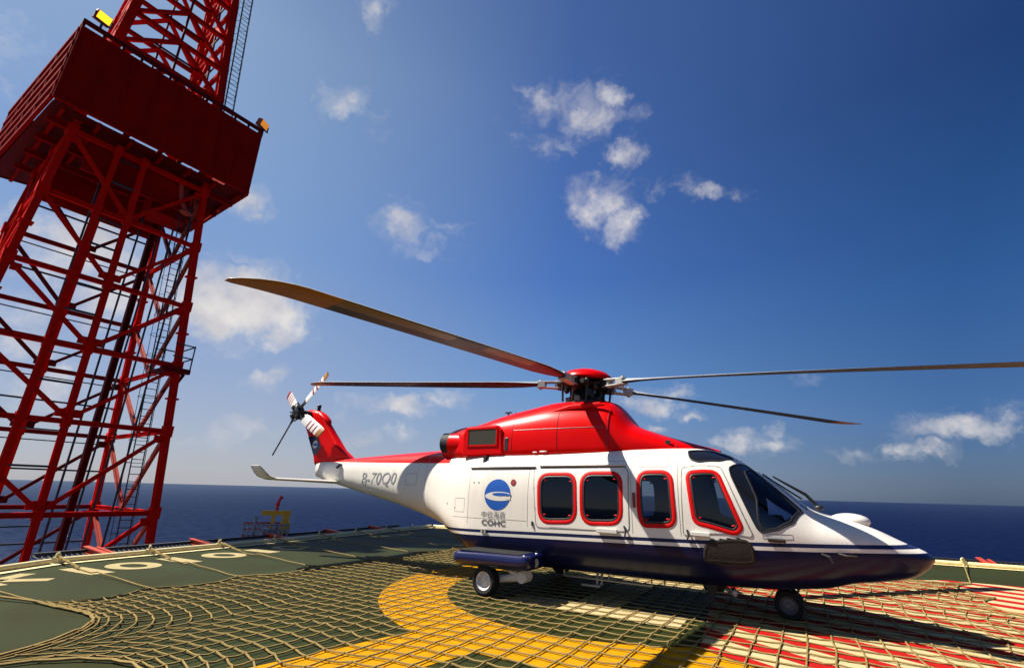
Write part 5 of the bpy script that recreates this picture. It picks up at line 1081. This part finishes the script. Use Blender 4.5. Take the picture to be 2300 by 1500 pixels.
p = disc(-1.005, 1.815, .055, .055, 20); decal(p, [tuple(range(20))], 'filler_cap', 'blade_maroon', .006); p = disc(-1.005, 1.815, .02, .02, 10); decal(p, [tuple(range(10))], 'filler_cap', 'rig_orange', .008)
text_decal('RESCUE', .30, .86, .05, 'placard_lettering', 'blade_white', 0, 1.0, .006) if False else None
# rails above the sliding door, handles, probes
def on(x, z, e=0.0): s = s_at(x, z); return spt(x, s) + snrm(x, s) * e
mb = MB(); mb.tube([on(x, 2.085 + .006 * x, .022) for x in np.linspace(-2.02, -.60, 12)], .020, 6); mb.tube([on(x, 2.095 + .006 * x, .022) for x in np.linspace(-.50, 1.03, 12)], .020, 6); mb.build('door_rail', 'white', heli, True)
mb = MB(); mb.tube([on(x, 2.068 + .006 * x, .012) for x in np.linspace(-2.0, -.60, 12)], .012, 6); mb.tube([on(x, 2.078 + .006 * x, .012) for x in np.linspace(-.50, 1.03, 12)], .012, 6); mb.build('rail_gap', 'gasket', heli, True)
mb = MB(); mb.beam(on(.56, 1.12, .03), on(.90, 1.115, .03), .07, .035, (0, 1, 0)); mb.box(on(.60, 1.12, .015), (.05, .05, .05)); mb.box(on(.86, 1.115, .015), (.05, .05, .05)); mb.build('handle', 'white', doors['door', 'right'], bevel=.01)
mb = MB(); mb.beam(on(1.98, 1.155, .03), on(2.24, 1.15, .03), .06, .03, (0, 1, 0)); mb.box(on(2.1, 1.15, .015), (.2, .04, .04)); mb.build('handle', 'white', doors['cockdoor', 'right'], bevel=.01)
mb = MB(); mb.tube([on(1.00, 1.20, .01), on(1.03, 1.13, .03), on(1.01, 1.05, .02)], .014, 6); mb.tube([on(1.93, 1.20, .01), on(1.95, 1.12, .03), on(1.92, 1.06, .02)], .014, 6); mb.tube([on(-.60, 1.19, .008), on(-.60, 1.12, .012)], .015, 6); mb.build('grab_hook', 'gasket', heli, True)
mb = MB(); mb.box(on(1.175, 1.58, .012), (.045, .03, .22)); mb.build('latch_box', 'blade_maroon', heli, bevel=.01)
mb = MB(); 
for x in (-1.62, -1.55): mb.box(on(x, .985, .012), (.035, .03, .06))
for (x, z) in ((-1.88, 1.81), (-1.76, 1.81), (-5.35, 1.62), (-5.0, 1.62), (-2.6, 1.42), (-2.35, 1.35), (-6.75, 2.15)): mb.ellipsoid(on(x, z, .002), (.014, .01, .016), 8, 6)
mb.build('fitting', 'hub_grey', heli)
mb = MB(); mb.tube([on(3.55, .98, .0), on(3.60, .96, .10), on(3.62, .90, .12)], .014, 6); mb.tube([on(3.74, .99, .0), on(3.78, .98, .11), on(3.88, .98, .13)], .014, 6); mb.tube([on(2.95, 1.125, .02), on(3.15, 1.12, .03)], .025, 6); mb.build('probe', 'hub_dark', heli, True)
mb = MB(); mb.tube([on(2.66, 2.14, .03), on(2.95, 1.92, .05) , on(3.25, 1.66, .05)], .018, 6); mb.build('wiper', 'gasket', heli, True) if False else None
def wip(sg):
    mb = MB(); P0 = Vector((3.62, sg * .16, 1.545)); mb.tube([P0, P0 + Vector((-.14, sg * .01, .18)), (3.22, sg * .20, 1.89), (3.08, sg * .22, 1.98)], [.026, .022, .015, .010], 8); mb.tube([(3.42, sg * .30, 1.66), (3.05, sg * .30, 1.93), (2.95, sg * .30, 2.01)], .012, 6); mb.ellipsoid(P0, (.06, .05, .04)); return mb.build('wiper', 'gasket', heli, True)
wip(-1); wip(1)
# white housing on top of the nose, belly fittings, cable cutter
mb = MB(); mb.ellipsoid((3.98, .20, 1.37), (.26, .19, .11)); mb.build('nose_dome', 'white', heli, True)
mb = MB()
mb.beam((.25, -.35, .40), (.25, -.38, .22), .03); mb.beam((.33, -.35, .40), (.33, -.38, .22), .03); mb.box((.15, -.40, .20), (.32, .1, .025)); mb.build('belly_step', 'hub_grey', heli)
mb = MB(); mb.tube([(-.3, -.5, .32), (1.2, -.5, .31)], .016, 6); 
for x in (-.3, .5, 1.2): mb.tube([(x, -.5, .42), (x, -.5, .31)], .014, 6)
mb.tube([(1.3, -.1, .27), (2.3, -.1, .27)], .012, 6); mb.tube([(1.3, -.1, .42), (1.3, -.1, .27)], .012, 6); mb.tube([(2.3, -.1, .42), (2.3, -.1, .27)], .012, 6); mb.build('belly_antenna', 'hub_grey', heli, True)
mb = MB(); mb.prism([(1.85, .42), (2.25, .42), (2.15, .22), (1.92, .22)], -.04, .04, 'y'); mb.ellipsoid((2.35, -.2, .33), (.035, .035, .05)); mb.prism([(1.95, .42), (2.15, .42), (2.05, .12)], -.31, -.29, 'y'); mb.build('blade_antenna', 'gasket', heli)
mb = MB(); mb.ellipsoid((2.36, -.22, .30), (.04, .04, .05)); mb.build('belly_lamp', 'clear_lens', heli, True)
mb = MB(); mb.box((-2.35, 0, .98), (.05, 1.5, .02)); mb.build('drip_strip', 'grey_steel', heli) if False else None
